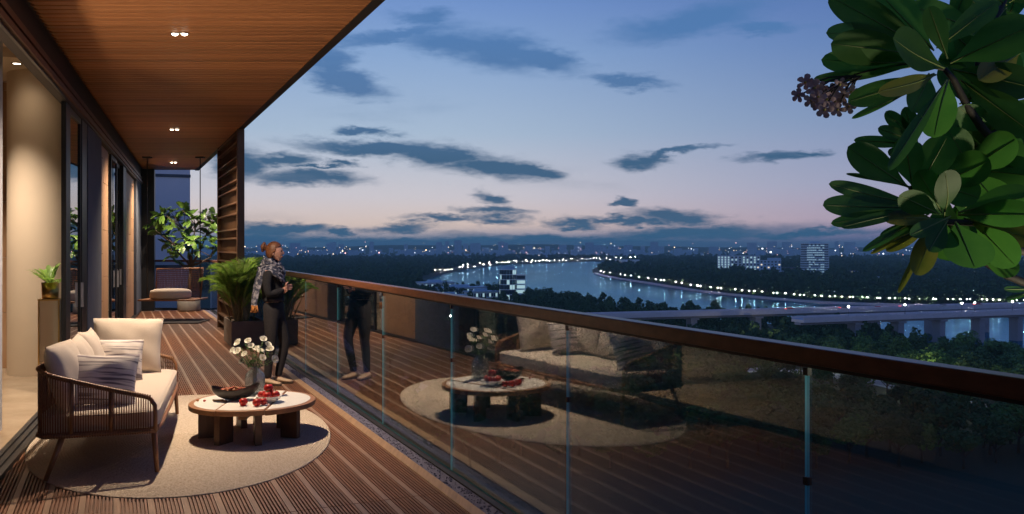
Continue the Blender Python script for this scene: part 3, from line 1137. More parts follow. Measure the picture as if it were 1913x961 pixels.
    for s, z in prof:
        ins = (1 - s)
        for (x, y) in ch:
            vs.append(fr(x - math.copysign(min(abs(x), ins * 0.40), x), y - math.copysign(min(abs(y), ins * (1.11 if s < 0.9 else 0.6)), y), z))
    for i in range(len(prof) - 1):
        fs += [(i * n + k, i * n + (k + 1) % n, (i + 1) * n + (k + 1) % n, (i + 1) * n + k) for k in range(n)]
    fs += [tuple(range(n - 1, -1, -1)), tuple(range((len(prof) - 1) * n, len(prof) * n))]
    sc.add(vs, fs)
    cu = sc.build('seat_cushion', MT['linen'], t, smooth=True)
    pp = MB()
    for z in (0.342, 0.444):
        loop = [fr(x * 0.998, y * 0.998, z) for x, y in ch] + [fr(ch[0][0] * 0.998, ch[0][1] * 0.998, z)]
        pp.tube(loop, 0.0045, 6, cap=False)
    pp.build('piping', MT['linen'], cu, smooth=True)
    # loose cushions
    D = lambda x, y, z=0: (fr(x, y, z) - fr(0, 0, 0))
    g = 'beige back cushions on the rope sofa'
    put_cushion('back_cushion', 0.58, 0.50, 0.20, 'linen', fr(-0.24, -0.80, 0.70), D(0.12, 1), D(-0.28, 0, 1), 'beige back cushion nearest the camera, in the near corner of the rope sofa', g, 1)
    put_cushion('back_cushion', 0.56, 0.48, 0.19, 'linen', fr(-0.22, -0.28, 0.695), D(-0.03, 1), D(-0.30, 0.03, 1), 'second beige back cushion from the camera, partly behind the near one on the sofa', g, 2)
    put_cushion('back_cushion', 0.56, 0.48, 0.19, 'linen', fr(-0.23, 0.27, 0.70), D(0.03, 1), D(-0.26, -0.04, 1), 'third beige back cushion along the sofa, behind the farther striped cushion', g, 3)
    put_cushion('back_cushion', 0.62, 0.52, 0.20, 'linen', fr(-0.02, 0.89, 0.725), D(-1, 0.10), D(0.03, 0.26, 1), 'large upright beige cushion against the far arm of the sofa, facing the camera', g, 4)
    g = 'striped throw cushions on the rope sofa'
    put_cushion('throw_cushion', 0.50, 0.40, 0.17, 'stripe', fr(-0.01, -0.82, 0.655), D(1, 0.12, -0.10), D(-0.08, 0.42, 1), 'grey and cream striped cushion leaning at the near arm of the sofa', g, 5)
    put_cushion('throw_cushion', 0.38, 0.38, 0.14, 'stripe', fr(-0.02, 0.35, 0.65), D(-1, -0.20, 0.06), D(0.03, 0.32, 1), 'smaller grey and cream striped cushion in front of the far upright cushion', g, 6)


build_sofa()


# ------------------------------------------------------------------ coffee table and what stands on it
TC = Vector((-2.25, 7.53))
TZ = 0.312


def build_table():
    t = thing('coffee_table', 'low round teak coffee table with white marble inlays in three segments', 'coffee table', (TC.x, TC.y, 0))
    fr = frame(TC.x, TC.y, R(4))
    r = 0.53

    def seg(x0, x1, z1, rr, th, inset):
        poly, inner = [], []
        def clip(xa, xb, rad):
            out = []
            m = 28
            for k in range(m + 1):
                x = xb + (xa - xb) * k / m
                out.append((x, math.sqrt(max(0, rad * rad - x * x))))
            for k in range(m + 1):
                x = xa + (xb - xa) * k / m
                out.append((x, -math.sqrt(max(0, rad * rad - x * x))))
            res = []
            for p in out:
                if not res or (Vector(p) - Vector(res[-1])).length > 1e-4:
                    res.append(p)
            if (Vector(res[0]) - Vector(res[-1])).length < 1e-4:
                res.pop()
            return res
        a = MB().prism(clip(x0, x1, rr), z1 - th, z1, fr).build('top_segment', MT['teak_top'], t, bevel=0.006)
        MB().prism(clip(max(x0 + inset * (0.2 if x0 > -0.4 else 1), -rr + inset), min(x1 - inset * (0.2 if x1 < 0.4 else 1), rr - inset), rr - inset), z1 - 0.003, z1 + 0.0025, fr).build('marble_inlay', MT['stone'], a)
    seg(-r, -0.20, TZ - 0.004, r, 0.042, 0.045)
    seg(-0.197, 0.197, TZ, r + 0.002, 0.042, 0.045)
    seg(0.20, r, TZ - 0.004, r, 0.042, 0.045)
    for deg in (-112, -68, 198, -18, 58, 122):
        a = R(deg)
        lf = frame(TC.x, TC.y, a)
        MB().box(0.29, 0.46 if deg in (-112, -68, 58, 122) else 0.45, -0.028, 0.028, 0.012, TZ - 0.045, lf).build('leg', MT['teak_dark'], t, bevel=0.003)
    under = MB().box(-0.40, 0.40, -0.03, 0.03, TZ - 0.07, TZ - 0.047, fr)
    under.box(-0.03, 0.03, -0.40, 0.40, TZ - 0.095, TZ - 0.072, fr)
    under.build('under_brace', MT['teak'], t)


build_table()


def build_tabletop():
    z = TZ + 0.003
    # boat-shaped dark bowl of nuts
    p = Vector((-2.41, 7.51))
    fr = frame(p.x, p.y, R(6))
    b = thing('wooden_bowl', 'dark boat shaped wooden bowl with a raised tip, heaped with nuts', 'bowl', (p.x, p.y, z))
    mb = MB()
    n = 30

    def fn(inner):
        def f(a, bb):
            th = 2 * math.pi * a
            q = bb
            L_, W_ = 0.19, 0.115
            k = 1 - q
            ex = math.cos(th)
            rim = 0.098 + 0.050 * max(0, ex) ** 3 + 0.022 * max(0, -ex) ** 3 + 0.004 * math.sin(5 * th)
            rr = math.sin(k * math.pi / 2) ** 0.75
            tipx = 1 + 0.15 * max(0, ex) ** 4
            off = 0.010 if inner else 0.0
            x = (L_ * tipx - off) * rr * math.copysign(abs(ex) ** 1.15, ex)
            y = (W_ - off) * rr * math.sin(th) * (1 - 0.25 * ex * ex)
            zz = rim * (1 - math.cos(k * math.pi / 2)) ** 0.85 + (0.010 * (1 - k) if inner else 0)
            return fr(x, y, z + 0.002 + zz)
        return f
    mb.grid(fn(False), n, 10)
    mb.grid(fn(True), n, 10)
    mb.build('bowl_body', MT['bowl'], b, smooth=True, weld=True)
    nu = MB()
    rn = random.Random(4)
    for i in range(150):
        a, q = rn.random() * 6.28, math.sqrt(rn.random())
        x, y = 0.155 * q * math.cos(a), 0.078 * q * math.sin(a)
        h = 0.068 + 0.036 * (1 - q * q) + 0.008 * rn.random()
        nu.ball(fr(x, y, z + h), 0.008 + 0.004 * rn.random(), 7, 5, (1, 1, 0.85))
    o = nu.build('nut_heap', MT['nut'], None, smooth=True)
    tag(o, 'heap of red and brown nuts inside the dark wooden bowl', 'nuts', kind='stuff')
    # round white bowl of fruit
    q = Vector((-2.085, 7.43))
    wb = MB()
    wb.lathe([(0.045, 0), (0.06, 0.004), (0.092, 0.024), (0.108, 0.046), (0.112, 0.054), (0.106, 0.054), (0.09, 0.034), (0.05, 0.014), (0.0005, 0.012)], 32, (q.x, q.y, z))
    o = wb.build('white_bowl', MT['whitetrim'], None, smooth=True)
    tag(o, 'shallow white bowl of red fruit on the coffee table', 'bowl')

    def fruit(x, y, zz, r, label):
        f = thing('red_fruit', label, 'fruit', (x, y, zz - r), 'red fruit on the coffee table')
        m = MB()
        prof = []
        for i in range(11):
            t = math.pi * i / 10
            prof.append((max(1e-4, r * math.sin(t) * (1 + 0.05 * math.cos(t))), -r * 0.92 * math.cos(t) - 0.012 * math.exp(-((math.pi - t) / 0.35) ** 2)))
        m.lathe(prof, 18, (x, y, zz))
        m.build('flesh', MT['fruit'], f, smooth=True)
        s = MB()
        s.tube([(x, y, zz + r * 0.80), (x + 0.003, y, zz + r * 1.12)], 0.0025, 5)
        for k in range(5):
            a = k * 1.257
            s.add([(x, y, zz + r * 0.86), (x + 0.010 * math.cos(a - 0.3), y + 0.010 * math.sin(a - 0.3), zz + r * 0.90), (x + 0.020 * math.cos(a), y + 0.020 * math.sin(a), zz + r * 0.88), (x + 0.010 * math.cos(a + 0.3), y + 0.010 * math.sin(a + 0.3), zz + r * 0.90)], [(0, 1, 2, 3)])
        s.build('stalk', MT['stalk'], f)
    inb = 'red fruit piled in the shallow white bowl'
    for (dx, dy, dz) in ((-0.052, -0.015, 0.062), (0.055, -0.005, 0.062), (0.0, -0.052, 0.060), (0.0, 0.055, 0.062)):
        fruit(q.x + dx, q.y + dy, z + dz, 0.040, inb)
    fruit(q.x - 0.005, q.y + 0.005, z + 0.118, 0.040, 'topmost red fruit of the pile in the white bowl')
    fruit(-2.247, 7.24, z + 0.034, 0.037, 'red fruit alone on the marble just right of the dark nut bowl')
    fruit(-2.125, 7.215, z + 0.034, 0.037, 'front red fruit of the pair on the marble before the white bowl')
    fruit(-2.085, 7.265, z + 0.032, 0.034, 'rear red fruit of the pair on the marble before the white bowl')
    # loose nuts and a cinnamon twig
    for (x, y, lab) in ((-2.70, 7.44, 'loose nut at the left rim of the coffee table'), (-2.635, 7.42, 'loose nut on the left marble inlay of the coffee table')):
        n_ = MB()
        n_.ball((x, y, z + 0.010), 0.012, 10, 6, (1.1, 1, 0.8))
        tag(n_.build('nut', MT['nut'], None, smooth=True), lab, 'nut')
    tw = MB()
    tw.tube([(-2.575, 7.46, z + 0.008), (-2.50, 7.43, z + 0.009), (-2.44, 7.41, z + 0.008)], 0.0075, 8)
    tw.tube([(-2.56, 7.43, z + 0.008), (-2.48, 7.44, z + 0.016)], 0.006, 8)
    tag(tw.build('cinnamon_stick', MT['twig'], None, smooth=True), 'brown twig of spice lying before the dark nut bowl', 'spice')
    tw = MB()
    tw.tube([(-2.19, 7.33, z + 0.009), (-2.12, 7.40, z + 0.009)], 0.009, 8)
    tag(tw.build('cinnamon_stick', MT['twig'], None, smooth=True), 'short brown spice stick between the red fruit and the vase', 'spice')
    # vase with white flowers
    v = Vector((-2.315, 7.80))
    va = thing('glass_vase', 'rounded clear glass vase of white flowers on the coffee table', 'vase', (v.x, v.y, z))
    MB().lathe([(0.0005, 0.006), (0.075, 0.006), (0.085, 0.012), (0.088, 0.03), (0.088, 0.15), (0.080, 0.185), (0.055, 0.212), (0.040, 0.222), (0.038, 0.245), (0.043, 0.25),
                (0.040, 0.25), (0.035, 0.244), (0.036, 0.222), (0.05, 0.208), (0.075, 0.182), (0.083, 0.15), (0.083, 0.03), (0.07, 0.016), (0.0005, 0.016)], 36, (v.x, v.y, z)).build('vase_body', MT['vaseglass'], va, smooth=True)
    bq = thing('flower_bouquet', 'loose bouquet of white open flowers standing in the glass vase', 'flowers', (v.x, v.y, z + 0.02))
    px = [(-38, -50, 0), (-30, -62, .03), (-10, -66, -.02), (-22, -30, 0), (-14, -44, -.05), (2, -52, .02), (12, -68, .04), (16, -38, -.06), (26, -50, .02), (33, -34, 0), (-28, -48, -.03), (-4, -58, -.04), (6, -46, .06), (20, -58, .05)]
    sc = 7.8 / F
    fz0 = z + 0.25
    rn = random.Random(9)
    fm = MB()
    for k in range(7):
        a = k * 6.283 / 7
        ca, sa = math.cos(a), math.sin(a)
        r_in, r_out, wd = 0.004, 0.032, 0.017
        L_ = []
        for (rr, ww, zz) in ((r_in, 0.004, 0), (0.016, wd * 0.8, 0.014), (0.027, wd, 0.022), (r_out, wd * 0.5, 0.021)):
            L_.append((rr * ca - ww * sa, rr * sa + ww * ca, zz + 0.002 * (k % 2)))
            L_.append((rr * ca + ww * sa, rr * sa - ww * ca, zz + 0.002 * (k % 2)))
        fm.add(L_, [(0, 1, 3, 2), (2, 3, 5, 4), (4, 5, 7, 6)])
    for k in range(5):
        a = k * 6.283 / 5 + 0.3
        ca, sa = math.cos(a), math.sin(a)
        L_ = []
        for (rr, ww, zz) in ((0.003, 0.003, 0.002), (0.010, 0.010, 0.018), (0.015, 0.010, 0.030)):
            L_.append((rr * ca - ww * sa, rr * sa + ww * ca, zz))
            L_.append((rr * ca + ww * sa, rr * sa - ww * ca, zz))
        fm.add(L_, [(0, 1, 3, 2), (2, 3, 5, 4)])
    fm.mi = 1
    fm.ball((0, 0, 0.012), 0.006, 6, 4)
    flower = fm.mesh('flower', [MT['petal'], MT['petalcore']], smooth=True)
    st = MB()
    lv = MB()
    for (du, dv, dy) in px:
        # heights taken about the vase mouth
        tip = Vector((v.x + du * sc * 1.05, v.y + dy, fz0 + (-dv - 28) * sc * 1.05 + 0.03))
        o = bpy.data.objects.new('flower', flower)
        o.location = tip - wloc(bq)
        d = (tip - Vector((v.x, v.y, fz0 - 0.05))).normalized()
        d = (d + Vector((rn.uniform(-.5, .5), -0.75 + rn.uniform(-.3, .3), 0.1))).normalized()
        o.rotation_euler = d.to_track_quat('Z', 'Y').to_euler()
        s = rn.uniform(0.85, 1.2)
        o.scale = (s, s, s)
        COL.objects.link(o)
        o.parent = bq
        base = Vector((v.x + rn.uniform(-.02, .02), v.y + rn.uniform(-.02, .02), z + 0.03))
        mid = Vector((v.x + du * sc * 0.12, v.y, fz0 - 0.02))
        st.tube([base, mid, mid.lerp(tip, 0.55), tip], 0.0028, 5)
        for k in range(14):
            c = mid.lerp(tip, rn.uniform(0.15, 0.95)) + Vector((rn.uniform(-.02, .02), rn.uniform(-.02, .02), rn.uniform(-.015, .01)))
            dd = Vector((rn.uniform(-1, 1), rn.uniform(-1, 1), rn.uniform(-.4, .8))).normalized() * rn.uniform(0.025, 0.05)
            sd = dd.cross(Vector((0, 0, 1))).normalized() * 0.009
            lv.add([c, c + dd * 0.5 + sd, c + dd, c + dd * 0.5 - sd], [(0, 1, 2, 3)])
    st.build('stem', MT['stalk'], bq, smooth=True)
    tag(lv.build('foliage', MT['leafmid'], bq), kind='stuff')


build_tabletop()


# ------------------------------------------------------------------ planter with palm
def palm_frond_mesh(seed, L_=1.16, nl=40):
    rn = random.Random(seed)
    mb = MB()
    spine = []
    for i in range(13):
        q = i / 12
        spine.append(Vector((q * L_ * 0.60, 0.03 * math.sin(q * 3 + seed), L_ * (0.95 * q - 0.40 * q ** 2.6))))
    mb.mi = 1
    mb.tube(spine, [0.009 * (1 - 0.8 * i / 12) for i in range(13)], 5)
    mb.mi = 0
    for i in range(nl):
        q = 0.22 + 0.78 * i / (nl - 1)
        k = q * 12
        a, b = spine[min(11, int(k))], spine[min(12, int(k) + 1)]
        p = a.lerp(b, k - int(k))
        d = (b - a).normalized()
        for sg in (-1, 1):
            ln = (0.27 * math.sin(math.pi * (0.15 + 0.78 * q)) + 0.06) * rn.uniform(0.8, 1.15)
            sd = Vector((0, sg, 0))
            dr = (d * rn.uniform(0.85, 1.25) + sd * 0.62 + Vector((0, 0, rn.uniform(-0.05, 0.3)))).normalized()
            w = d.cross(dr).normalized() * 0.0065
            p1 = p + dr * ln * 0.4
            p2 = p + dr * ln * 0.75 + Vector((0, 0, -0.03 * rn.random() - 0.015))
            p3 = p + dr * ln + Vector((0, 0, -0.09 * rn.random() - 0.03))
            mb.add([p - w * 0.4, p + w * 0.4, p1 + w, p1 - w, p2 + w * 0.8, p2 - w * 0.8, p3], [(0, 1, 2, 3), (3, 2, 4, 5), (5, 4, 6)])
    return mb.mesh('frond', [MT['frond'], MT['cane']])


def build_palm():
    fr = lambda x, y, z: RAIL(0, 0, z) + Vector((0, 0, 0)) if False else None
    a0 = Vector((-4.55, 14.05))
    ang = math.atan2(DR.y, DR.x) - math.pi / 2
    pf = frame(a0.x, a0.y, ang)             # x toward the rail, y along it
    pl = thing('square_planter', 'grey brown box planter holding the palm beside the railing', 'planter', pf(0.26, 0.55, 0))
    w, l, h = 0.52, 1.10, 0.42
    m = MB()
    m.box(0, w, 0, 0.03, 0.012, h, pf)
    m.box(0, w, l - 0.03, l, 0.012, h, pf)
    m.box(0, 0.03, 0.03, l - 0.03, 0.012, h, pf)
    m.box(w - 0.03, w, 0.03, l - 0.03, 0.012, h, pf)
    m.box(0.03, w - 0.03, 0.03, l - 0.03, 0.012, 0.05, pf)
    m.build('planter_box', MT['concrete'], pl)
    MB().box(0.031, w - 0.031, 0.031, l - 0.031, 0.05, h - 0.04, pf).build('soil', MT['soil'], pl)
    c = pf(0.25, 0.50, h - 0.04)
    pt = thing('areca_palm', 'bushy green feather palm growing in the box planter', 'palm', c)
    ms = [palm_frond_mesh(s) for s in (1, 2, 3)]
    rn = random.Random(5)
    for k in range(84):
        inner = k < 44
        o = bpy.data.objects.new('frond', ms[k % 3])
        o.location = (rn.uniform(-.10, .10), rn.uniform(-.25, .25), rn.uniform(0, 0.14))
        az = k * 2.4 + rn.uniform(-.3, .3)
        o.rotation_euler = (rn.uniform(-.12, .12), rn.uniform(-0.72, -0.35) if inner else rn.uniform(-0.42, 0.06), az)
        s = rn.uniform(0.78, 1.02) * (1.0 if inner else 0.92)
        o.scale = (s, s, s)
        COL.objects.link(o)
        o.parent = pt
    for k in range(9):
        x, y = rn.uniform(-.12, .12), rn.uniform(-.28, .28)
        MB().tube([c + Vector((x, y, -0.01)), c + Vector((x * 1.5, y * 1.3, 0.22)), c + Vector((x * 2, y * 1.6, 0.42))], [0.014, 0.011, 0.006], 6).build('cane', MT['cane'], pt, smooth=True)


build_palm()


# ------------------------------------------------------------------ indoor plant on a brass stand
def leaf_grid(mb, base, tip, width, nrm, curl=0.15, fold=0.12, nu=8, nv=4, shape=1.0, droop=0.0):
    """an obovate leaf from base to tip"""
    base, tip = Vector(base), Vector(tip)
    d = tip - base
    L_ = d.length
    d.normalize()
    n = Vector(nrm)
    n = (n - n.dot(d) * d)
    if n.length < 1e-5:
        n = d.orthogonal()
    n.normalize()
    s = d.cross(n)

    def fn(a, b):
        q, w = a, 2 * b - 1
        if shape > 0.5:                     # widest past the middle, blunt round tip
            q = 1 - (1 - a) ** 1.35
            pk = 0.64
            if q < pk:
                e = 0.035 + 0.965 * (0.5 - 0.5 * math.cos(math.pi * (q / pk) ** 0.92)) ** 0.85
            else:
                e = math.sqrt(max(0.0, 1 - ((q - pk) / (1.0 - pk)) ** 2.3))
            ww = width / 2 * e
        else:
            ww = width / 2 * (math.sin(math.pi * min(1, q ** (0.75 + 0.55 * shape))) ** 0.72 * 0.97 + 0.03 * (1 - q))
            if q > 0.985:
                ww *= 0.4
        return base + d * (q * L_) + s * (w * ww) + n * (curl * L_ * math.sin(math.pi * q) * 0.5 + fold * abs(w) * ww * 1.2) + Vector((0, 0, -droop * L_ * q * q))
    mb.grid(fn, nu, nv)


def build_indoor_plant():
    p = at(94, 558, 10.2)
    st = thing('plant_stand', 'slim brass framed pedestal beside the cream column', 'plant stand', (p.x, p.y, 0))
    fr = frame(p.x, p.y, R(20))
    h = p.z - 0.0
    hw = 0.105
    for sx in (-1, 1):
        for sy in (-1, 1):
            MB().box(sx * hw - 0.008, sx * hw + 0.008, sy * hw - 0.008, sy * hw + 0.008, 0.0, h - 0.02, fr).build('leg', MT['gold'], st)
    MB().box(-hw - 0.012, hw + 0.012, -hw - 0.012, hw + 0.012, h - 0.02, h, fr).build('top_plate', MT['gold'], st, bevel=0.003)
    MB().box(-hw + 0.009, hw - 0.009, -hw + 0.004, hw - 0.004, 0.02, h - 0.021, fr).build('core_panel', MT['plaster'], st)
    pot = thing('brass_pot', 'round brass plant pot on the slim pedestal', 'pot', (p.x, p.y, h))
    MB().lathe([(0.0005, 0.003), (0.083, 0.003), (0.088, 0.01), (0.095, 0.19), (0.09, 0.19), (0.084, 0.16), (0.0005, 0.16)], 28, (p.x, p.y, h)).build('pot_body', MT['gold'], pot, smooth=True)
    pl = thing('house_plant', 'small leafy green plant in the brass pot', 'house plant', (p.x, p.y, h + 0.16))
    rn = random.Random(3)
    for k in range(34):
        az = k * 2.4
        el = 0.25 + 1.1 * ((k * 0.618) % 1)
        ln = rn.uniform(0.13, 0.22)
        d = Vector((math.cos(az) * math.cos(el), math.sin(az) * math.cos(el), math.sin(el)))
        b0 = Vector((p.x, p.y, h + 0.16)) + d * rn.uniform(0.05, 0.16)
        mb = MB()
        leaf_grid(mb, b0, b0 + d * ln, 0.06, (0, 0, 1), 0.1, 0.1, 6, 2, 0.2, 0.25)
        mb.tube([(p.x, p.y, h + 0.16), b0], 0.003, 4, cap=False)
        mb.build('leaf', MT['frond'], pl, smooth=True)


build_indoor_plant()


# ------------------------------------------------------------------ far end: swing, tree, mat
def build_swing():
    Y = 19.4
    a, b = at(275, 470, Y), at(374, 470, Y)
    cx, w = (a.x + b.x) / 2, (b.x - a.x) / 2
    ang = math.atan2(-0.343, 0.939) * 0 + R(0)
    fr = frame(cx, Y, R(0))
    t = thing('hanging_swing', 'brown woven bench swing hung on two rods from the ceiling', 'swing', (cx, Y, 0.45))
    for sx in (-w, w):
        MB().tube([fr(sx, 0, 0.47), fr(sx, 0, 3.62)], 0.011, 8).build('rod', MT['black'], t, smooth=True)
        MB().box(sx - 0.09, sx + 0.09, -0.06, 0.06, 3.62, 3.648, fr).build('ceiling_plate', MT['black'], t)
    MB().box(-w - 0.04, w + 0.04, -0.42, 0.42, 0.44, 0.475, fr).build('seat_board', MT['teak'], t, bevel=0.008)
    # woven back
    MB().tube([fr(-w + 0.06, 0.34, 0.475), fr(-w + 0.04, 0.40, 0.8), fr(-w + 0.03, 0.44, 1.13), fr(w - 0.08, 0.44, 1.15), fr(w - 0.10, 0.40, 0.8), fr(w - 0.12, 0.34, 0.475)], 0.018, 8).build('back_frame', MT['teak'], t, smooth=True)
    wv = MB()
    for k in range(34):
        q = (k + 0.5) / 34
        x0, x1 = -w + 0.06 + (2 * w - 0.18) * q, -w + 0.03 + (2 * w - 0.11) * q
        wv.tube([fr(x0, 0.34, 0.475), fr((x0 + x1) / 2, 0.40 + 0.006 * (-1) ** k, 0.8), fr(x1, 0.44, 1.13)], 0.007, 5, cap=False)
    for k in range(15):
        q = (k + 0.5) / 15
        z = 0.475 + 0.655 * q
        wv.tube([fr(-w + 0.055 - 0.03 * q, 0.335 + 0.10 * q, z), fr(0, 0.345 + 0.10 * q, z), fr(w - 0.12 + 0.04 * q, 0.335 + 0.10 * q, z)], 0.007, 5, cap=False)
    tag(wv.build('woven_back', MT['rope'], t, smooth=True), kind='stuff')
    cu = MB()
    cu.lathe([(0.0005, 0.0), (0.40, 0.0), (0.435, 0.02), (0.445, 0.06), (0.44, 0.15), (0.415, 0.19), (0.33, 0.215), (0.15, 0.225), (0.0005, 0.227)], 40, tuple(fr(-0.06, -0.02, 0.476)), 1.0, 0.9)
    o = cu.build('seat_pad', MT['linen'], None, smooth=True)
    tag(o, 'thick round cream seat pad lying on the hanging swing', 'cushion')
    # dark mat in front
    p0, p1 = at(330, 600, 19.07), None
    m = MB()
    mf = frame(at(329, 601, 18.9).x, 18.75, R(3))
    m.box(-0.66, 0.66, -0.42, 0.42, 0.004, 0.022, mf)
    o = m.build('floor_mat', MT['matt'], None, bevel=0.004)
    tag(o, 'dark door mat lying on the deck in front of the hanging swing', 'mat')
    m = MB()
    # low drum planter and its tree
    pc = at(353, 576, 22.0)
    pc.z = 0
    d = thing('drum_planter', 'low round grey drum planter on the deck under the swing', 'planter', pc)
    MB().lathe([(0.0005, 0.006), (0.27, 0.006), (0.28, 0.03), (0.28, 0.30), (0.265, 0.32), (0.25, 0.31), (0.25, 0.27), (0.0005, 0.27)], 36, tuple(pc)).build('drum_body', MT['drum'], d, smooth=True)
    tr = thing('frangipani_tree', 'small leafy frangipani tree at the far end behind the swing', 'tree', pc + Vector((0, 0, 0.27)))
    rn = random.Random(12)
    base = pc + Vector((0, 0, 0.24))
    tk = MB()
    j0 = pc + Vector((0.05, 0.0, 1.15))
    tk.tube([base, pc + Vector((0.02, 0, 0.7)), j0], [0.055, 0.045, 0.04], 8)
    mains = []
    for (u, v, dy) in ((322, 455, -.1), (345, 430, .15), (385, 440, 0), (395, 480, -.2), (335, 490, .2), (365, 420, -.1)):
        e = at(u, v, 22.0 + dy)
        tk.tube([j0, j0.lerp(e, 0.5) + Vector((rn.uniform(-.06, .06), 0, -0.05)), e], [0.034, 0.022, 0.014], 7)
        mains.append(e)
    tk.build('trunk', MT['bark'], tr, smooth=True)
    cm = []
    for s in range(3):
        mb = MB()
        r2 = random.Random(50 + s)
        for k in range(42):
            az = k * 2.4
            el = R(-40) + R(105) * ((k * 0.618) % 1)
            dd = Vector((math.cos(az) * math.cos(el), math.sin(az) * math.cos(el), math.sin(el)))
            leaf_grid(mb, dd * 0.03, dd * r2.uniform(0.14, 0.22), 0.058, (0, 0, 1), 0.12, 0.12, 6, 2, 0.8, 0.12)
        cm.append(mb.mesh('leaf_cluster', MT['plume'], smooth=True))
    spots = [(292, 408), (300, 440), (290, 430), (312, 420), (325, 410), (333, 432), (345, 400), (318, 462), (352, 425), (360, 402), (372, 412), (384, 402), (396, 412),
             (404, 400), (404, 432), (390, 440), (376, 452), (400, 455), (362, 450), (345, 458), (318, 478), (330, 486), (340, 392), (300, 400), (352, 442), (410, 420), (385, 425), (284, 420), (306, 400), (306, 455), (320, 398), (330, 415), (340, 445), (358, 412), (366, 432), (380, 412), (392, 424), (398, 468), (372, 468), (350, 470), (334, 465), (296, 425), (316, 440), (410, 445), (408, 405)]
    for i, (u, v) in enumerate(spots):
        e = at(u, v, 22.0 + rn.uniform(-.35, .35))
        o = bpy.data.objects.new('leaf_cluster', cm[i % 3])
        o.location = e - tr.location
        o.rotation_euler = (rn.uniform(-.5, .5), rn.uniform(-.5, .5), rn.uniform(0, 6))
        s = rn.uniform(1.0, 1.3)
        o.scale = (s, s, s)
        COL.objects.link(o)
        o.parent = tr
        near = min(mains, key=lambda q: (q - e).length)
        MB().tube([near, e], [0.012, 0.008], 5).build('twig', MT['bark'], tr, smooth=True)
    # the wing of the tower beyond the end of the balcony
    tw = thing('tower_wing', 'lilac grey blank wall of the neighbouring tower wing beyond the balcony end', 'building', (-12.6, 31, GZ))
    tf = frame(-11.15, 30.0, math.atan2(0.3434, 0.9392) + R(2))
    MB().box(-9.0, 0, 0, 12, GZ, 11.0, tf).build('wall', MT['tower'], tw)
    MB().box(-9.0, 0.02, -0.03, 0.0, 4.02, 4.12, tf).build('string_course', MT['pier'], tw)
    MB().box(-9.0, 0.02, -0.03, 0.0, 0.9, 1.0, tf).build('string_course', MT['pier'], tw)


build_swing()


# ------------------------------------------------------------------ the woman
def skin_mesh(name, nodes, edges, level=2, root=0):
    """nodes: (x, y, z, r) or (x, y, z, rx, ry); a skinned, subdivided mesh in local coordinates"""
    me = bpy.data.meshes.new(name)
    me.from_pydata([n[:3] for n in nodes], edges, [])
    o = bpy.data.objects.new(name, me)
    COL.objects.link(o)
    md = o.modifiers.new('skin', 'SKIN')
    md.use_smooth_shade = True
    md.branch_smoothing = 0.4
    for i, n in enumerate(nodes):
        sv = me.skin_vertices[0].data[i]
        sv.radius = (n[3], n[4] if len(n) > 4 else n[3])
        sv.use_root = (i == root)
    sb = o.modifiers.new('sub', 'SUBSURF')
    sb.levels = sb.render_levels = level
    dg = bpy.context.evaluated_depsgraph_get()
    out = bpy.data.meshes.new_from_object(o.evaluated_get(dg))
    bpy.data.objects.remove(o)
    vs = [tuple(v.co) for v in out.vertices]
    fs = [tuple(p.vertices) for p in out.polygons]
    bpy.data.meshes.remove(out)
    return vs, fs


def chain(n0, n):
    return [(n0 + i, n0 + i + 1) for i in range(n - 1)]


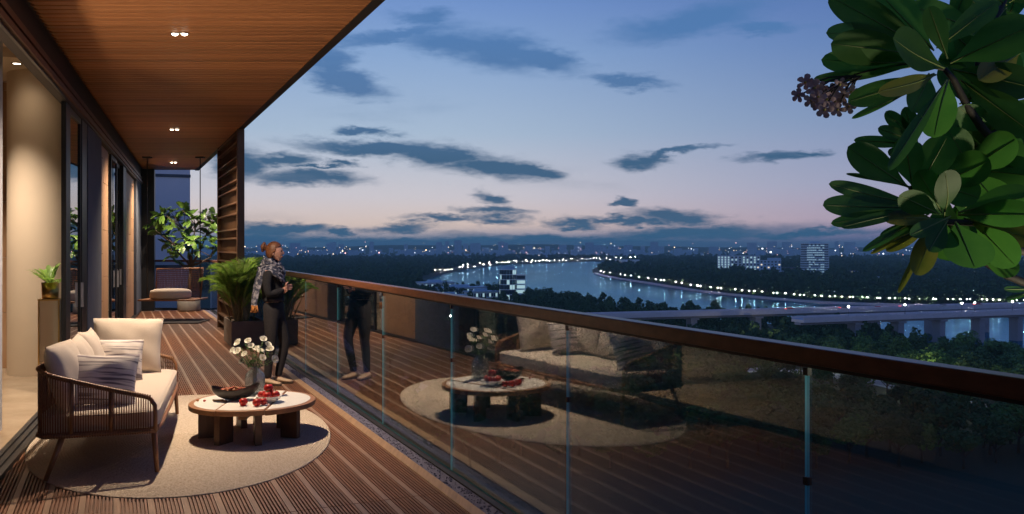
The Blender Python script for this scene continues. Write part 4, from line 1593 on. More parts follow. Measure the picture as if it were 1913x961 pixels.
def build_person():
    base = Vector(((512 - CX) / F * 10.35, 10.35, 0))
    p = thing('person', 'woman with hair in a bun, black top and patterned scarf, at the railing', 'person', base)
    p.rotation_euler = (0, 0, R(8))

    def part(name, mb, m, parent=None, **k):
        me = mb.mesh(name, m, **k)
        o = bpy.data.objects.new(name, me)
        COL.objects.link(o)
        o.parent = parent or p
        return o
    # ---- body: one continuous surface, arms folded in front, near leg straight, far knee bent
    N = [(-.005, 0, .93, .112, .125), (-.01, 0, 1.05, .078, .10), (-.03, 0, 1.20, .095, .125), (-.045, 0, 1.33, .085, .13), (-.03, 0, 1.43, .048, .052), (-.012, 0, 1.49, .046, .05)]
    E_ = chain(0, 6)
    def limb(att, pts):
        b = len(N)
        N.extend(pts)
        E_.append((att, b))
        E_.extend(chain(b, len(pts)))
        return b
    limb(0, [(-.025, -.085, .82, .088), (-.02, -.088, .66, .072), (-.022, -.085, .49, .052), (-.05, -.08, .32, .050), (-.062, -.075, .11, .033), (-.055, -.078, .06, .034)])
    limb(0, [(.015, .085, .82, .088), (.075, .08, .66, .072), (.115, .075, .49, .052), (.085, .068, .32, .050), (.045, .06, .11, .033), (.05, .058, .06, .034)])
    ra = limb(3, [(-.05, -.165, 1.345, .054), (-.055, -.205, 1.21, .044), (-.03, -.215, 1.08, .040), (.05, -.165, 1.10, .034), (.125, -.075, 1.135, .026), (.15, -.035, 1.15, .030)])
    la = limb(3, [(-.05, .165, 1.345, .054), (-.045, .205, 1.21, .044), (-.015, .205, 1.09, .040), (.065, .13, 1.09, .034), (.115, .03, 1.10, .026), (.125, -.02, 1.12, .030)])
    body = MB()
    v, f = skin_mesh('body', N, E_)
    body.add(v, f)
    # hands: palm ends of the arms carry four fingers and a thumb each
    for (wx, wy, wz, dx, dy, dz, sx) in ((.15, -.035, 1.15, .35, .80, .10, 1), (.125, -.02, 1.12, .10, -.85, .25, -1)):
        d = Vector((dx, dy, dz)).normalized()
        upv = Vector((0, 0, 1))
        upv = (upv - upv.dot(d) * d).normalized()
        out = d.cross(upv) * sx
        for k, (ln, off) in enumerate(((.066, .027), (.075, .010), (.070, -.008), (.054, -.025))):
            b0 = Vector((wx, wy, wz)) + upv * off + d * 0.015
            pts = [b0, b0 + d * ln * 0.45, b0 + d * ln * 0.8 + out * 0.012, b0 + d * ln + out * 0.028]
            body.tube(pts, [.0095, .0088, .008, .006], 7)
        b0 = Vector((wx, wy, wz)) + upv * 0.025 - d * 0.012
        body.tube([b0, b0 + upv * .028 + d * .012, b0 + upv * .042 + d * .036 + out * .010], [.011, .0098, .007], 7)
    # head: skull, jaw, nose, lips, ears modelled in one lofted surface
    hc = Vector((.010, 0, 1.580))

    def head(a, b):
        th = 2 * math.pi * a
        ph = math.pi * (b - 0.5)
        x, y, z = math.cos(ph) * math.cos(th), math.cos(ph) * math.sin(th), math.sin(ph)
        X, Y, Z = x * 0.092, y * 0.072, z * 0.112
        if z < 0:                               # jaw narrows to the chin, forward
            k = -z
            Y *= 1 - 0.38 * k
            X = X * (1 - 0.30 * k) + 0.030 * k
            if x < 0:
                X += 0.030 * k
        if x > 0:
            g = lambda cx, cz, sx, sz: math.exp(-((y / cx) ** 2) - (((z - cz) / sz) ** 2)) * sx
            X += g(.16, -.08, .020, .13) + g(.12, -.20, .010, .06)        # nose
            X += g(.30, -.47, .006, .05) + g(.30, -.58, .005, .05)        # lips
            X += g(.34, -.86, .012, .12)                                  # chin
            X -= g(.22, .12, .000, .1) + (math.exp(-(((abs(y) - .38) / .15) ** 2) - (((z - .07) / .12) ** 2))) * .008
            X += math.exp(-((y / .6) ** 2) - (((z - .25) / .12) ** 2)) * .004
        return hc + Vector((X, Y, Z))
    body.grid(head, 44, 30)
    for sg in (-1, 1):
        body.ball((hc.x - .012, sg * .070, hc.z - .012), .024, 10, 8, (.75, .35, 1.25))
    part('body', body, MT['skin'], smooth=True)
    for sg in (-1, 1):
        part('eye', MB().ball((hc.x + .079, sg * .029, hc.z + .010), .0085, 10, 8), MT['eye'], smooth=True)
    part('lips', MB().ball((hc.x + .088, 0, hc.z - .058), .012, 10, 8, (.7, 1.5, .55)), MT['lip'], smooth=True)
    hair = MB()

    def hairf(a, b):
        th = 2 * math.pi * a
        ph = math.pi * (b - 0.5)
        x, y, z = math.cos(ph) * math.cos(th), math.cos(ph) * math.sin(th), math.sin(ph)
        X, Y, Z = x * 0.103 - 0.006, y * 0.083, z * 0.121 + 0.006
        # hairline: above the brow in front, down over the nape behind
        zmin = 0.045 + 0.030 * x if x > 0.25 else (-0.015 + 0.10 * x if x > -0.2 else -0.075)
        Z = max(Z, zmin)
        if Z == zmin:
            sc = 0.90 if x > 0.2 else 0.86
            X, Y = X * sc, Y * sc
        wv = 0.0016 * math.sin(th * 26 + 4 * z)
        return hc + Vector((X + wv * x, Y + wv * y, Z))
    hair.grid(hairf, 60, 30)
    h = part('hair', hair, MT['hair'], smooth=True)
    bun = MB()
    bc = hc + Vector((-.128, 0, .058))
    bun.ball(bc, .046, 18, 12, (0.85, 1, 1))
    for k in range(5):
        a0 = k * 1.25
        pts = [bc + Vector((.012 * math.sin(a0 + i * .5) - .004, .049 * math.cos(a0 + i * 0.42), .049 * math.sin(a0 + i * 0.42))) for i in range(10)]
        bun.tube(pts, .013, 7)
    bun.tube([bc + Vector((.05, 0, -.02)), bc], [.034, .028], 10)
    part('bun', bun, MT['hair'], h, smooth=True)
    # ---- clothes
    tr = MB()
    N = [(-.008, 0, .93, .134, .152), (-.006, 0, 1.03, .108, .134)]
    E_ = [(0, 1)]
    limb(0, [(-.030, -.088, .83, .103), (-.022, -.089, .66, .083), (-.022, -.086, .49, .064), (-.048, -.081, .32, .058), (-.062, -.076, .13, .046), (-.062, -.076, .075, .046)])
    limb(0, [(.012, .086, .83, .103), (.075, .081, .66, .083), (.118, .076, .49, .064), (.088, .069, .32, .058), (.045, .061, .13, .046), (.044, .061, .075, .046)])
    v, f = skin_mesh('trousers', N, E_)
    tr.add(v, f)
    part('trousers', tr, MT['jeans'], smooth=True)
    part('waistband', MB().lathe([(.118, -.018), (.122, -.016), (.122, .016), (.118, .018)], 28, (-.006, 0, 1.01), 1.0, 1.17), MT['jeans'], smooth=True)
    N = [(-.008, 0, .985, .116, .142), (-.012, 0, 1.05, .106, .132), (-.022, 0, 1.14, .110, .142), (-.035, 0, 1.25, .118, .152), (-.045, 0, 1.35, .098, .140), (-.035, 0, 1.425, .062, .066)]
    E_ = chain(0, 6)
    limb(4, [(-.052, -.17, 1.35, .064), (-.058, -.212, 1.21, .054), (-.034, -.222, 1.08, .050), (.05, -.170, 1.10, .043), (.118, -.082, 1.132, .035)])
    limb(4, [(-.052, .17, 1.35, .064), (-.046, .212, 1.21, .054), (-.016, .212, 1.09, .050), (.065, .135, 1.09, .043), (.112, .04, 1.10, .035)])
    v, f = skin_mesh('sweater', N, E_)
    part('sweater', MB().add(v, f), MT['sweater'], smooth=True)
    # scarf: loops about the neck, a fall on the chest, and a length hanging down the back
    sc = MB()
    rn = random.Random(2)
    for k in range(5):
        pts = []
        for i in range(25):
            a = 2 * math.pi * i / 24
            r = 0.088 + 0.014 * k + 0.006 * math.sin(3 * a + k)
            dz = -0.030 * k - (0.050 + 0.02 * k) * max(0, math.cos(a)) + 0.012 * math.sin(2 * a + k)
            pts.append(Vector((-.028 + r * math.cos(a) * 1.0, r * math.sin(a) * (1.02 + .05 * k), 1.475 + dz)))
        sc.tube(pts, 0.026 - 0.001 * k, 9, cap=False)
    fall = lambda a, b: Vector((.085 + .035 * math.sin(math.pi * b) + .01 * math.sin(9 * a), -.07 + .14 * a, 1.42 - .20 * b + .01 * math.sin(7 * a + 3 * b)))
    sc.grid(fall, 10, 10)
    part('scarf', sc, MT['scarf'], smooth=True)
    dr = MB()

    def drape(a, b):
        # over the near shoulder, behind the arm, to the hip
        w = a - 0.5
        if b < 0.25:
            q = b / 0.25
            c = Vector((0.03 - 0.15 * q, -.115 - .05 * q, 1.425 - 0.03 * q - .02 * q * q))
            wd = Vector((0.10, 0.02, -0.02)) * (1 + .4 * q) + Vector((0, -.07, -.04)) * q
        else:
            q = (b - 0.25) / 0.75
            c = Vector((-.12 - .085 * math.sin(q * 1.5), -.165 - .03 * q, 1.375 - 0.42 * q))
            wd = Vector((0.09 - .04 * q, -.075, -.045 * (1 - q)))
        return c + wd * w + Vector((-.014 * math.cos(w * 19), -.012 * math.sin(w * 23), 0))
    dr.grid(drape, 16, 26)
    dr.grid(lambda a, b: drape(a, b) + Vector((-.007, .007, -.004)), 16, 26)
    d = part('shawl_end', dr, MT['scarf'], smooth=True)
    fg = MB()
    for k in range(18):
        a = k / 17
        q = drape(a, 1.0)
        fg.tube([q, q + Vector((rn.uniform(-.012, .012), rn.uniform(-.008, .008), -.045)), q + Vector((rn.uniform(-.018, .018), 0, -.085))], [.007, .006, .004], 5)
    part('fringe', fg, MT['tassel'], d, smooth=True)
    # shoes
    for (ax, ay, yaw) in ((-.058, -.078, -22), (.048, .060, -8)):
        c, s = math.cos(R(yaw)), math.sin(R(yaw))
        T = lambda x, y, z: Vector((ax + c * x - s * y, ay + s * x + c * y, z))
        sh = MB()
        prof = [(-.062, .020, .060, .030), (-.045, .033, .070, .036), (0, .037, .078, .040), (.05, .040, .055, .038), (.10, .043, .040, .036), (.145, .038, .032, .03), (.168, .018, .026, .022)]
        n = 14
        vs, fs = [], []
        for x, wd, h, _ in prof:
            for k in range(n):
                t = math.pi * 2 * k / n
                vs.append(T(x, wd * math.cos(t), max(0.012, 0.012 + h * 0.5 + h * 0.5 * math.sin(t))))
        for i in range(len(prof) - 1):
            fs += [(i * n + k, i * n + (k + 1) % n, (i + 1) * n + (k + 1) % n, (i + 1) * n + k) for k in range(n)]
        fs += [tuple(range(n - 1, -1, -1)), tuple(range((len(prof) - 1) * n, len(prof) * n))]
        sh.add(vs, fs)
        so = part('shoe', sh, MT['shoe'], smooth=True)
        sl = MB()
        out = [(-.066, .022), (-.03, .036), (.05, .042), (.11, .046), (.155, .036), (.174, .012), (.174, -.012), (.155, -.036), (.11, -.046), (.05, -.042), (-.03, -.036), (-.066, -.022)]
        sl.add([T(x, y, z) for z in (0.0, 0.014) for x, y in out], [tuple(range(11, -1, -1)), tuple(range(12, 24))] + [(i, (i + 1) % 12, 12 + (i + 1) % 12, 12 + i) for i in range(12)])
        part('sole', sl, MT['soil'], so)


build_person()


# ------------------------------------------------------------------ foreground frangipani at the upper right
def build_foreground():
    root = Vector((2.62, 3.35, 0.55))
    led = thing('planter_ledge', 'rendered planter box standing outside the railing at the right edge', 'planter', (3.3, 2.9, 0))
    MB().box(2.45, 4.6, -3.5, 4.0, -0.35, 0.0).build('ledge_slab', MT['slab'], led)
    m = MB()
    m.box(2.47, 3.6, 2.6, 3.95, 0.002, 0.55)
    m.build('planter_box', MT['concrete'], led, bevel=0.01)
    gl = thing('garden_spotlight', 'small black spike spotlight in the planter box, out of frame at the right', 'lamp', (2.58, 2.75, 0.55))
    g0, ga = Vector((2.58, 2.75, 0.72)), (Vector((1.45, 3.05, 2.05)) - Vector((2.58, 2.75, 0.72))).normalized()
    MB().tube([(2.58, 2.75, 0.55), (2.58, 2.75, 0.71)], 0.012, 8).build('spike', MT['black'], gl)
    MB().tube([g0 - ga * 0.07, g0 + ga * 0.05], [0.03, 0.045], 14, cap=False).build('lamp_head', MT['black'], gl, smooth=True)
    MB().tube([g0 + ga * 0.03, g0 + ga * 0.034], 0.038, 14).build('lens', MT['led'], gl)
    so = spot(gl, (0, 0, 0), 75, R(95), 0.9, (1, 0.86, 0.60), 0.04)
    so.location = g0 + ga * 0.06 - gl.location
    so.rotation_euler = (-ga).to_track_quat('Z', 'Y').to_euler()
    t = thing('frangipani_tree', 'large dark leaved frangipani reaching in from the right with pink white flowers', 'tree', root)
    rn = random.Random(21)
    tk = MB()
    J = [root + Vector((0, 0, 0.004)), Vector((2.60, 3.36, 1.1)), Vector((2.45, 3.35, 1.75)), Vector((2.25, 3.30, 2.2)), Vector((2.1, 3.3, 2.75))]
    tk.tube(J, [0.06, 0.05, 0.04, 0.034, 0.028], 10)
    tk.build('trunk', MT['branch'], t, smooth=True)
    br = [[(2.45, 3.35, 1.75), at(1913, 470, 3.25), at(1853, 457, 3.2), at(1827, 417, 3.2), at(1765, 415, 3.18), at(1740, 412, 3.15)],
          [(2.60, 3.36, 1.2), at(1925, 532, 3.3), at(1880, 515, 3.3), at(1837, 490, 3.3), at(1815, 440, 3.28)],
          [(2.25, 3.30, 2.2), at(1850, 255, 3.2), at(1835, 240, 3.18), at(1805, 195, 3.15), at(1782, 150, 3.12), at(1765, 130, 3.1)],
          [(2.25, 3.30, 2.2), at(1865, 215, 3.25), at(1845, 180, 3.25), at(1820, 150, 3.2), at(1827, 112, 3.22), at(1850, 60, 3.25), at(1880, -5, 3.3)],
          [(2.45, 3.35, 1.75), at(1880, 330, 3.3), at(1810, 320, 3.25), at(1745, 345, 3.2), at(1700, 352, 3.15)],
          [at(1880, 330, 3.3), at(1820, 290, 3.3), at(1745, 300, 3.3), at(1715, 270, 3.3)],
          [at(1765, 130, 3.1), at(1700, 118, 3.1), at(1640, 128, 3.08), at(1595, 140, 3.06)]]
    for i, b in enumerate(br):
        n = len(b)
        r0 = 0.020 if i < 6 else 0.006
        MB().tube(b, [r0 * (1 - 0.55 * k / (n - 1)) for k in range(n)], 8).build('branch', MT['branch'], t, smooth=True)

    def leaf(bu, bv, bY, tu, tv, tY, w, m='fore', face=None, curl=None, droop=0.0):
        b0, t0 = at(bu, bv, bY), at(tu, tv, tY)
        wd = w / F * (bY + tY) / 2
        view = (Vector((0, 0, EYE)) - (b0 + t0) / 2).normalized()
        n = Vector(face) if face else view + Vector((rn.uniform(-.35, .35), 0, rn.uniform(-.2, .45)))
        d = (t0 - b0).normalized()
        mb = MB()
        cu = curl if curl is not None else rn.uniform(-.10, .14)
        fo = rn.uniform(0.04, 0.22)
        leaf_grid(mb, b0, t0, wd, n, cu, fo, 16, 4, 0.9, droop)
        nn = (n - n.dot(d) * d).normalized()
        L_ = (t0 - b0).length
        mb.mi = 1
        for sg in (1, -1):
            pts = []
            for k in range(7):
                q = 0.96 * k / 6
                pts.append(b0 + d * (q * L_) + nn * (cu * L_ * math.sin(math.pi * q) * 0.5 + 0.0012 * sg) + Vector((0, 0, -droop * L_ * q * q)))
            mb.tube(pts, [0.0035 * (1 - 0.8 * k / 6) for k in range(7)], 4, cap=False)
        mb.build('leaf', [MT[m], MT['rib']], t, smooth=True)
    X = [  # base u v Y, tip u v Y, width, material
        (1735, 95, 3.15, 1548, -8, 3.1, 62, 'fore'), (1700, 80, 3.2, 1543, 62, 3.1, 46, 'fore'), (1735, 105, 3.1, 1552, 82, 2.98, 66, 'fore'),
        (1730, 118, 3.12, 1534, 112, 3.05, 50, 'fore'), (1700, 125, 3.15, 1520, 147, 3.1, 22, 'fore'), (1745, 138, 3.1, 1584, 191, 2.98, 44, 'fore'),
        (1748, 140, 3.1, 1640, 172, 2.9, 34, 'forey'), (1765, 128, 3.1, 1668, 72, 2.85, 74, 'fore'), (1745, 95, 3.15, 1622, -35, 3.15, 72, 'fore'),
        (1750, 90, 3.1, 1862, 4, 3.1, 46, 'fore'), (1735, 138, 3.15, 1703, 210, 3.05, 54, 'fore'), (1700, 172, 3.1, 1591, 222, 3.02, 13, 'fore'),
        (1772, 150, 3.12, 1745, 258, 3.02, 62, 'fore'), (1768, 150, 3.05, 1660, 319, 2.85, 28, 'fore'), (1775, 118, 3.1, 1935, 45, 2.95, 78, 'fore'),
        (1905, 100, 3.2, 1828, 150, 3.1, 52, 'forey'), (1770, 110, 3.1, 1735, 12, 3.05, 40, 'fore'), (1780, 130, 3.2, 1935, 165, 3.1, 66, 'fore'),
        (1795, 150, 3.2, 1930, 250, 3.1, 64, 'fore'), (1840, 60, 3.3, 1700, 10, 3.25, 50, 'fore'), (1875, 20, 3.3, 1925, 90, 3.2, 60, 'fore'),
        (1880, 10, 3.3, 1800, -40, 3.2, 60, 'fore'), (1880, 15, 3.3, 1830, 95, 3.2, 44, 'fore'), (1885, 5, 3.35, 1940, -30, 3.3, 50, 'fore'),
        # middle
        (1700, 352, 3.12, 1584, 274, 3.0, 56, 'fore'), (1715, 268, 3.3, 1640, 240, 3.25, 26, 'fore'), (1715, 268, 3.3, 1655, 208, 3.25, 28, 'fore'),
        (1715, 270, 3.3, 1595, 262, 3.3, 22, 'fore'), (1715, 272, 3.3, 1690, 200, 3.25, 30, 'fore'), (1718, 275, 3.3, 1660, 290, 3.2, 28, 'fore'),
        (1700, 350, 3.15, 1580, 325, 3.15, 10, 'fore'), (1705, 350, 3.15, 1690, 255, 3.05, 54, 'fore'), (1720, 345, 3.15, 1770, 255, 3.05, 62, 'fore'),
        (1745, 345, 3.2, 1850, 300, 3.1, 70, 'fore'), (1745, 345, 3.2, 1830, 370, 3.1, 60, 'fore'), (1815, 318, 3.25, 1900, 260, 3.1, 70, 'fore'),
        (1820, 318, 3.25, 1935, 330, 3.1, 70, 'fore'), (1815, 322, 3.25, 1880, 400, 3.1, 66, 'fore'), (1815, 318, 3.25, 1770, 240, 3.15, 56, 'fore'),
        (1850, 240, 3.25, 1935, 210, 3.15, 64, 'fore'), (1850, 245, 3.25, 1790, 200, 3.15, 50, 'fore'), (1850, 245, 3.25, 1905, 310, 3.15, 60, 'fore'),
        # lower rosette
        (1725, 385, 3.15, 1548, 344, 3.0, 32, 'fore'), (1720, 388, 3.12, 1537, 384, 2.98, 46, 'fore'), (1705, 395, 3.1, 1552, 418, 3.0, 28, 'fore'),
        (1715, 395, 3.1, 1571, 425, 2.95, 22, 'fore'), (1735, 400, 3.1, 1611, 470, 2.95, 18, 'fore'), (1745, 410, 3.1, 1644, 443, 3.0, 24, 'fore'),
        (1750, 412, 3.1, 1652, 412, 3.0, 34, 'forey'), (1745, 415, 3.12, 1656, 470, 3.05, 24, 'forey'), (1745, 418, 3.12, 1626, 475, 3.08, 13, 'forey'),
        (1748, 418, 3.1, 1710, 514, 2.95, 46, 'forey'), (1742, 420, 3.15, 1678, 548, 3.05, 13, 'forey'), (1765, 415, 3.1, 1770, 486, 3.0, 46, 'fore'),
        (1785, 415, 3.1, 1822, 502, 2.9, 86, 'fore'), (1822, 418, 3.2, 1898, 498, 3.05, 62, 'fore'), (1800, 408, 3.2, 1930, 448, 3.1, 56, 'forey'),
        (1790, 402, 3.15, 1935, 402, 3.0, 56, 'fore'), (1790, 398, 3.15, 1935, 365, 3.05, 60, 'fore'), (1760, 398, 3.15, 1715, 318, 3.05, 50, 'fore'),
        (1765, 395, 3.15, 1765, 320, 3.0, 56, 'fore'), (1755, 400, 3.1, 1680, 365, 2.9, 46, 'fore'), (1770, 412, 3.05, 1735, 470, 2.9, 40, 'fore'),
        (1775, 405, 3.05, 1700, 440, 2.85, 30, 'fore'), (1838, 488, 3.3, 1790, 470, 3.25, 34, 'forey'), (1838, 490, 3.3, 1905, 505, 3.2, 40, 'fore'),
        (1925, 545, 3.2, 1880, 560, 3.1, 12, 'fore'), (1930, 540, 3.2, 1876, 541, 3.1, 14, 'fore')]
    for a in X:
        leaf(*a)
    # leaves that fill the crown's depth behind, on the same branches
    for (u, v, Y, n) in ((1800, 195, 3.3, 8), (1860, 200, 3.45, 8), (1870, 300, 3.45, 9), (1820, 300, 3.4, 8), (1780, 300, 3.4, 7), (1880, 390, 3.45, 8), (1800, 370, 3.4, 8), (1870, 60, 3.5, 8), (1780, 60, 3.4, 6), (1760, 360, 3.35, 6)):
        for k in range(n):
            a = k * 2.4 + rn.random()
            ln = rn.uniform(80, 140)
            tu, tv = u + ln * math.cos(a), v + ln * 0.9 * math.sin(a)
            if tu < 1705 + abs(v - 230) * 0.10:
                continue
            leaf(u + rn.uniform(-8, 8), v + rn.uniform(-8, 8), Y, tu, tv, Y + rn.uniform(-.15, .2), rn.uniform(36, 66), 'fore')
    # the flower head
    fm = MB()
    for k in range(5):
        a = k * 6.283 / 5
        ca, sa = math.cos(a), math.sin(a)
        L_ = []
        for (rr, ww, zz, tw) in ((0.003, .003, 0, 0), (.014, .010, .006, .002), (.026, .012, .009, .003), (.034, .005, .007, .002)):
            L_.append((rr * ca - ww * sa, rr * sa + ww * ca, zz + tw))
            L_.append((rr * ca + ww * sa, rr * sa - ww * ca, zz - tw))
        fm.add(L_, [(0, 1, 3, 2), (2, 3, 5, 4), (4, 5, 7, 6)])
    fm.tube([(0, 0, 0.002), (0, 0, -0.022)], [0.004, 0.0025], 5)
    fm.mi = 1
    fm.ball((0, 0, 0.004), 0.0055, 6, 4)
    fme = fm.mesh('blossom', [MT['frang'], MT['petalcore']], smooth=True)
    sp = [(1505, 155), (1492, 178), (1535, 168), (1569, 158), (1528, 182), (1516, 188), (1545, 185), (1560, 190), (1585, 200), (1540, 205), (1575, 180), (1522, 165), (1552, 170), (1532, 195), (1565, 205), (1590, 172)]
    bs = MB()
    for i, (u, v) in enumerate(sp):
        Y = 3.02 + rn.uniform(-.05, .05)
        e = at(u, v, Y)
        o = bpy.data.objects.new('blossom', fme)
        o.location = e - wloc(t)
        d = Vector((-0.5 + rn.uniform(-.6, .5), -0.9, rn.uniform(-.6, .4)))
        o.rotation_euler = d.to_track_quat('Z', 'Y').to_euler()
        s = rn.uniform(0.72, 0.95)
        o.scale = (s, s, s)
        COL.objects.link(o)
        o.parent = t
        q = at(1596 + rn.uniform(-20, 20), 142, 3.06)
        bs.tube([q, q.lerp(e, 0.5) + Vector((0, 0, 0.008)), e - d.normalized() * 0.02], 0.003, 5, cap=False)
    bs.build('flower_stalk', MT['branch'], t, smooth=True)


build_foreground()


# ------------------------------------------------------------------ landscape below
LM = {}
LM['ground'] = mat('parkland_ground', (0.035, 0.05, 0.028), 0.95, base2=(0.055, 0.06, 0.035), vscale=0.02, contrast=(0.35, 0.65), detail=8)
LM['lawn'] = mat('mown_lawn', (0.075, 0.12, 0.03), 0.95, base2=(0.10, 0.13, 0.045), vscale=0.15, bump=0.2)
LM['road'] = mat('asphalt_road', (0.40, 0.38, 0.42), 0.85, var=0.12, vscale=0.3)
LM['paving'] = mat('plaza_paving', (0.26, 0.25, 0.28), 0.8, var=0.15, vscale=0.5)
LM['orange'] = mat('terracotta_paving', (0.38, 0.13, 0.06), 0.8, var=0.1, vscale=0.5)
LM['white'] = mat('white_road_paint', (0.75, 0.75, 0.75), 0.7, var=0.05)
LM['crown'] = mat('tree_foliage', (0.045, 0.10, 0.034), 0.75, base2=(0.085, 0.155, 0.045), vscale=0.35, obj_var=0.35, spec=0.2, detail=3)
LM['crown2'] = mat('tree_foliage_light', (0.065, 0.14, 0.030), 0.75, base2=(0.10, 0.18, 0.042), vscale=0.35, obj_var=0.3, spec=0.2, detail=3)
LM['wood'] = mat('woodland_foliage', (0.032, 0.070, 0.034), 0.85, base2=(0.060, 0.11, 0.045), vscale=0.035, spec=0.1, detail=6)
LM['trunk'] = mat('tree_trunk', (0.06, 0.045, 0.03), 0.9, var=0.3, vscale=2)
LM['conc'] = mat('bridge_concrete', (0.58, 0.53, 0.58), 0.8, var=0.08, vscale=0.2)
LM['concd'] = mat('pier_concrete', (0.26, 0.26, 0.31), 0.85, var=0.1, vscale=0.2)
LM['wall'] = mat('pale_facade', (0.66, 0.74, 0.80), 0.7, var=0.06, vscale=0.2)
LM['wallb'] = mat('blue_grey_facade', (0.36, 0.52, 0.68), 0.6, var=0.06, vscale=0.2)
LM['brown'] = mat('brown_facade', (0.26, 0.20, 0.18), 0.8, var=0.08, vscale=0.2)
LM['roof'] = mat('pale_blue_roof', (0.40, 0.50, 0.62), 0.6, var=0.08, vscale=0.2)
LM['roofd'] = mat('dark_roof', (0.07, 0.09, 0.13), 0.7, var=0.1, vscale=0.2)
LM['win'] = mat('dark_window', (0.03, 0.05, 0.075), 0.12, var=0.1)
LM['lit'] = mat('lit_window', (0.5, 0.6, 0.6), 0.4, emit=(0.55, 0.82, 0.84), estr=0.62)
LM['litw'] = mat('warm_lit_window', (0.6, 0.55, 0.4), 0.4, emit=(1.0, 0.84, 0.56), estr=0.9)
LM['lamp'] = mat('lamp_globe', (1, 1, 1), 0.4, emit=(1.0, 0.93, 0.80), estr=420)
LM['lampfar'] = mat('far_lamp_globe', (1, 1, 1), 0.4, emit=(1.0, 0.92, 0.80), estr=220)
LM['lampbig'] = mat('flood_lamp', (1, 1, 1), 0.4, emit=(1.0, 0.92, 0.78), estr=150)
LM['pole'] = mat('lamp_pole', (0.05, 0.05, 0.055), 0.5, metal=0.5, var=0.1)


for k_ in ('lit', 'litw', 'lampbig', 'lamp', 'lampfar'):
    LM[k_].cycles.emission_sampling = 'NONE'


def water_mat():
    m = bpy.data.materials.new('river_water')
    m.use_nodes = True
    nt = m.node_tree
    N, L = nt.nodes, nt.links
    N.remove(N['Principled BSDF'])
    gl = N.new('ShaderNodeBsdfGlossy')
    gl.inputs['Color'].default_value = (0.25, 0.51, 0.72, 1)
    df = N.new('ShaderNodeBsdfDiffuse')
    df.inputs['Color'].default_value = (0.012, 0.09, 0.19, 1)
    ms = N.new('ShaderNodeMixShader')
    ms.inputs[0].default_value = 0.78
    L.new(df.outputs[0], ms.inputs[1])
    L.new(gl.outputs[0], ms.inputs[2])
    L.new(ms.outputs[0], N['Material Output'].inputs[0])
    tc = N.new('ShaderNodeTexCoord')
    mp = N.new('ShaderNodeMapping')
    mp.inputs['Scale'].default_value = (0.5, 0.32, 1)
    L.new(tc.outputs['Object'], mp.inputs[0])
    n1 = N.new('ShaderNodeTexNoise')
    n1.inputs['Scale'].default_value = 0.5
    n1.inputs['Detail'].default_value = 5
    n1.inputs['Roughness'].default_value = 0.6
    L.new(mp.outputs[0], n1.inputs['Vector'])
    bp = N.new('ShaderNodeBump')
    bp.inputs['Strength'].default_value = 0.35
    bp.inputs['Distance'].default_value = 0.6
    L.new(n1.outputs[0], bp.inputs['Height'])
    L.new(bp.outputs[0], gl.inputs['Normal'])
    n2 = N.new('ShaderNodeTexNoise')
    n2.inputs['Scale'].default_value = 0.012
    n2.inputs['Detail'].default_value = 6
    L.new(mp.outputs[0], n2.inputs['Vector'])
    mr = N.new('ShaderNodeMapRange')
    L.new(n2.outputs[0], mr.inputs[0])
    mr.inputs[1].default_value, mr.inputs[2].default_value = 0.35, 0.65
    mr.inputs[3].default_value, mr.inputs[4].default_value = 0.08, 0.15
    L.new(mr.outputs[0], gl.inputs['Roughness'])
    return m


LM['water'] = water_mat()

RIVER_PX = [(795, 524), (815, 516), (850, 507), (900, 499), (960, 494), (1030, 491), (1100, 488.5), (1192, 485.5), (1188, 488.0), (1150, 493), (1120, 498), (1107, 503), (1107, 510),
            (1125, 517), (1150, 522), (1200, 530), (1250, 538), (1300, 546), (1350, 552), (1400, 557), (1450, 562), (1500, 566), (1550, 569), (1600, 571), (1700, 574), (1913, 577), (2500, 583),
            (2500, 760), (2000, 690), (1800, 668), (1700, 660), (1640, 640), (1560, 622), (1500, 612), (1400, 602), (1280, 592), (1200, 586), (1100, 568), (1000, 552), (930, 546), (860, 540), (800, 534)]


def sheet(name, pts, z, m, kind='structure'):
    P = [Vector((p.x, p.y, z)) for p in pts]
    tris = tessellate_polygon([P])
    mb = MB().add(P, [tuple(t) for t in tris])
    o = mb.build(name, m)
    for poly in o.data.polygons:
        pass
    return tag(o, kind=kind)


def up_normals(o):
    bm = bmesh.new()
    bm.from_mesh(o.data)
    for f in bm.faces:
        if f.normal.z < 0:
            f.normal_flip()
    bm.to_mesh(o.data)
    bm.free()


def ribbon(name, px, width, z, m, kind='structure'):
    P = [G(u, v) for u, v in px]
    L_, Rr = [], []
    for i, p in enumerate(P):
        d = (P[min(i + 1, len(P) - 1)] - P[max(i - 1, 0)]).normalized()
        n = Vector((-d.y, d.x, 0)) * width / 2
        L_.append(Vector((p.x + n.x, p.y + n.y, z)))
        Rr.append(Vector((p.x - n.x, p.y - n.y, z)))
    mb = MB().add(L_ + Rr, [(i, i + 1, len(P) + i + 1, len(P) + i) for i in range(len(P) - 1)])
    o = mb.build(name, m)
    up_normals(o)
    return tag(o, kind=kind) if kind else o


def inpoly(P, poly):
    x, y = P[:, 0], P[:, 1]
    r = np.zeros(len(P), bool)
    n = len(poly)
    for i in range(n):
        x0, y0 = poly[i]
        x1, y1 = poly[(i + 1) % n]
        c = ((y0 > y) != (y1 > y)) & (x < (x1 - x0) * (y - y0) / (y1 - y0 + 1e-12) + x0)
        r ^= c
    return r


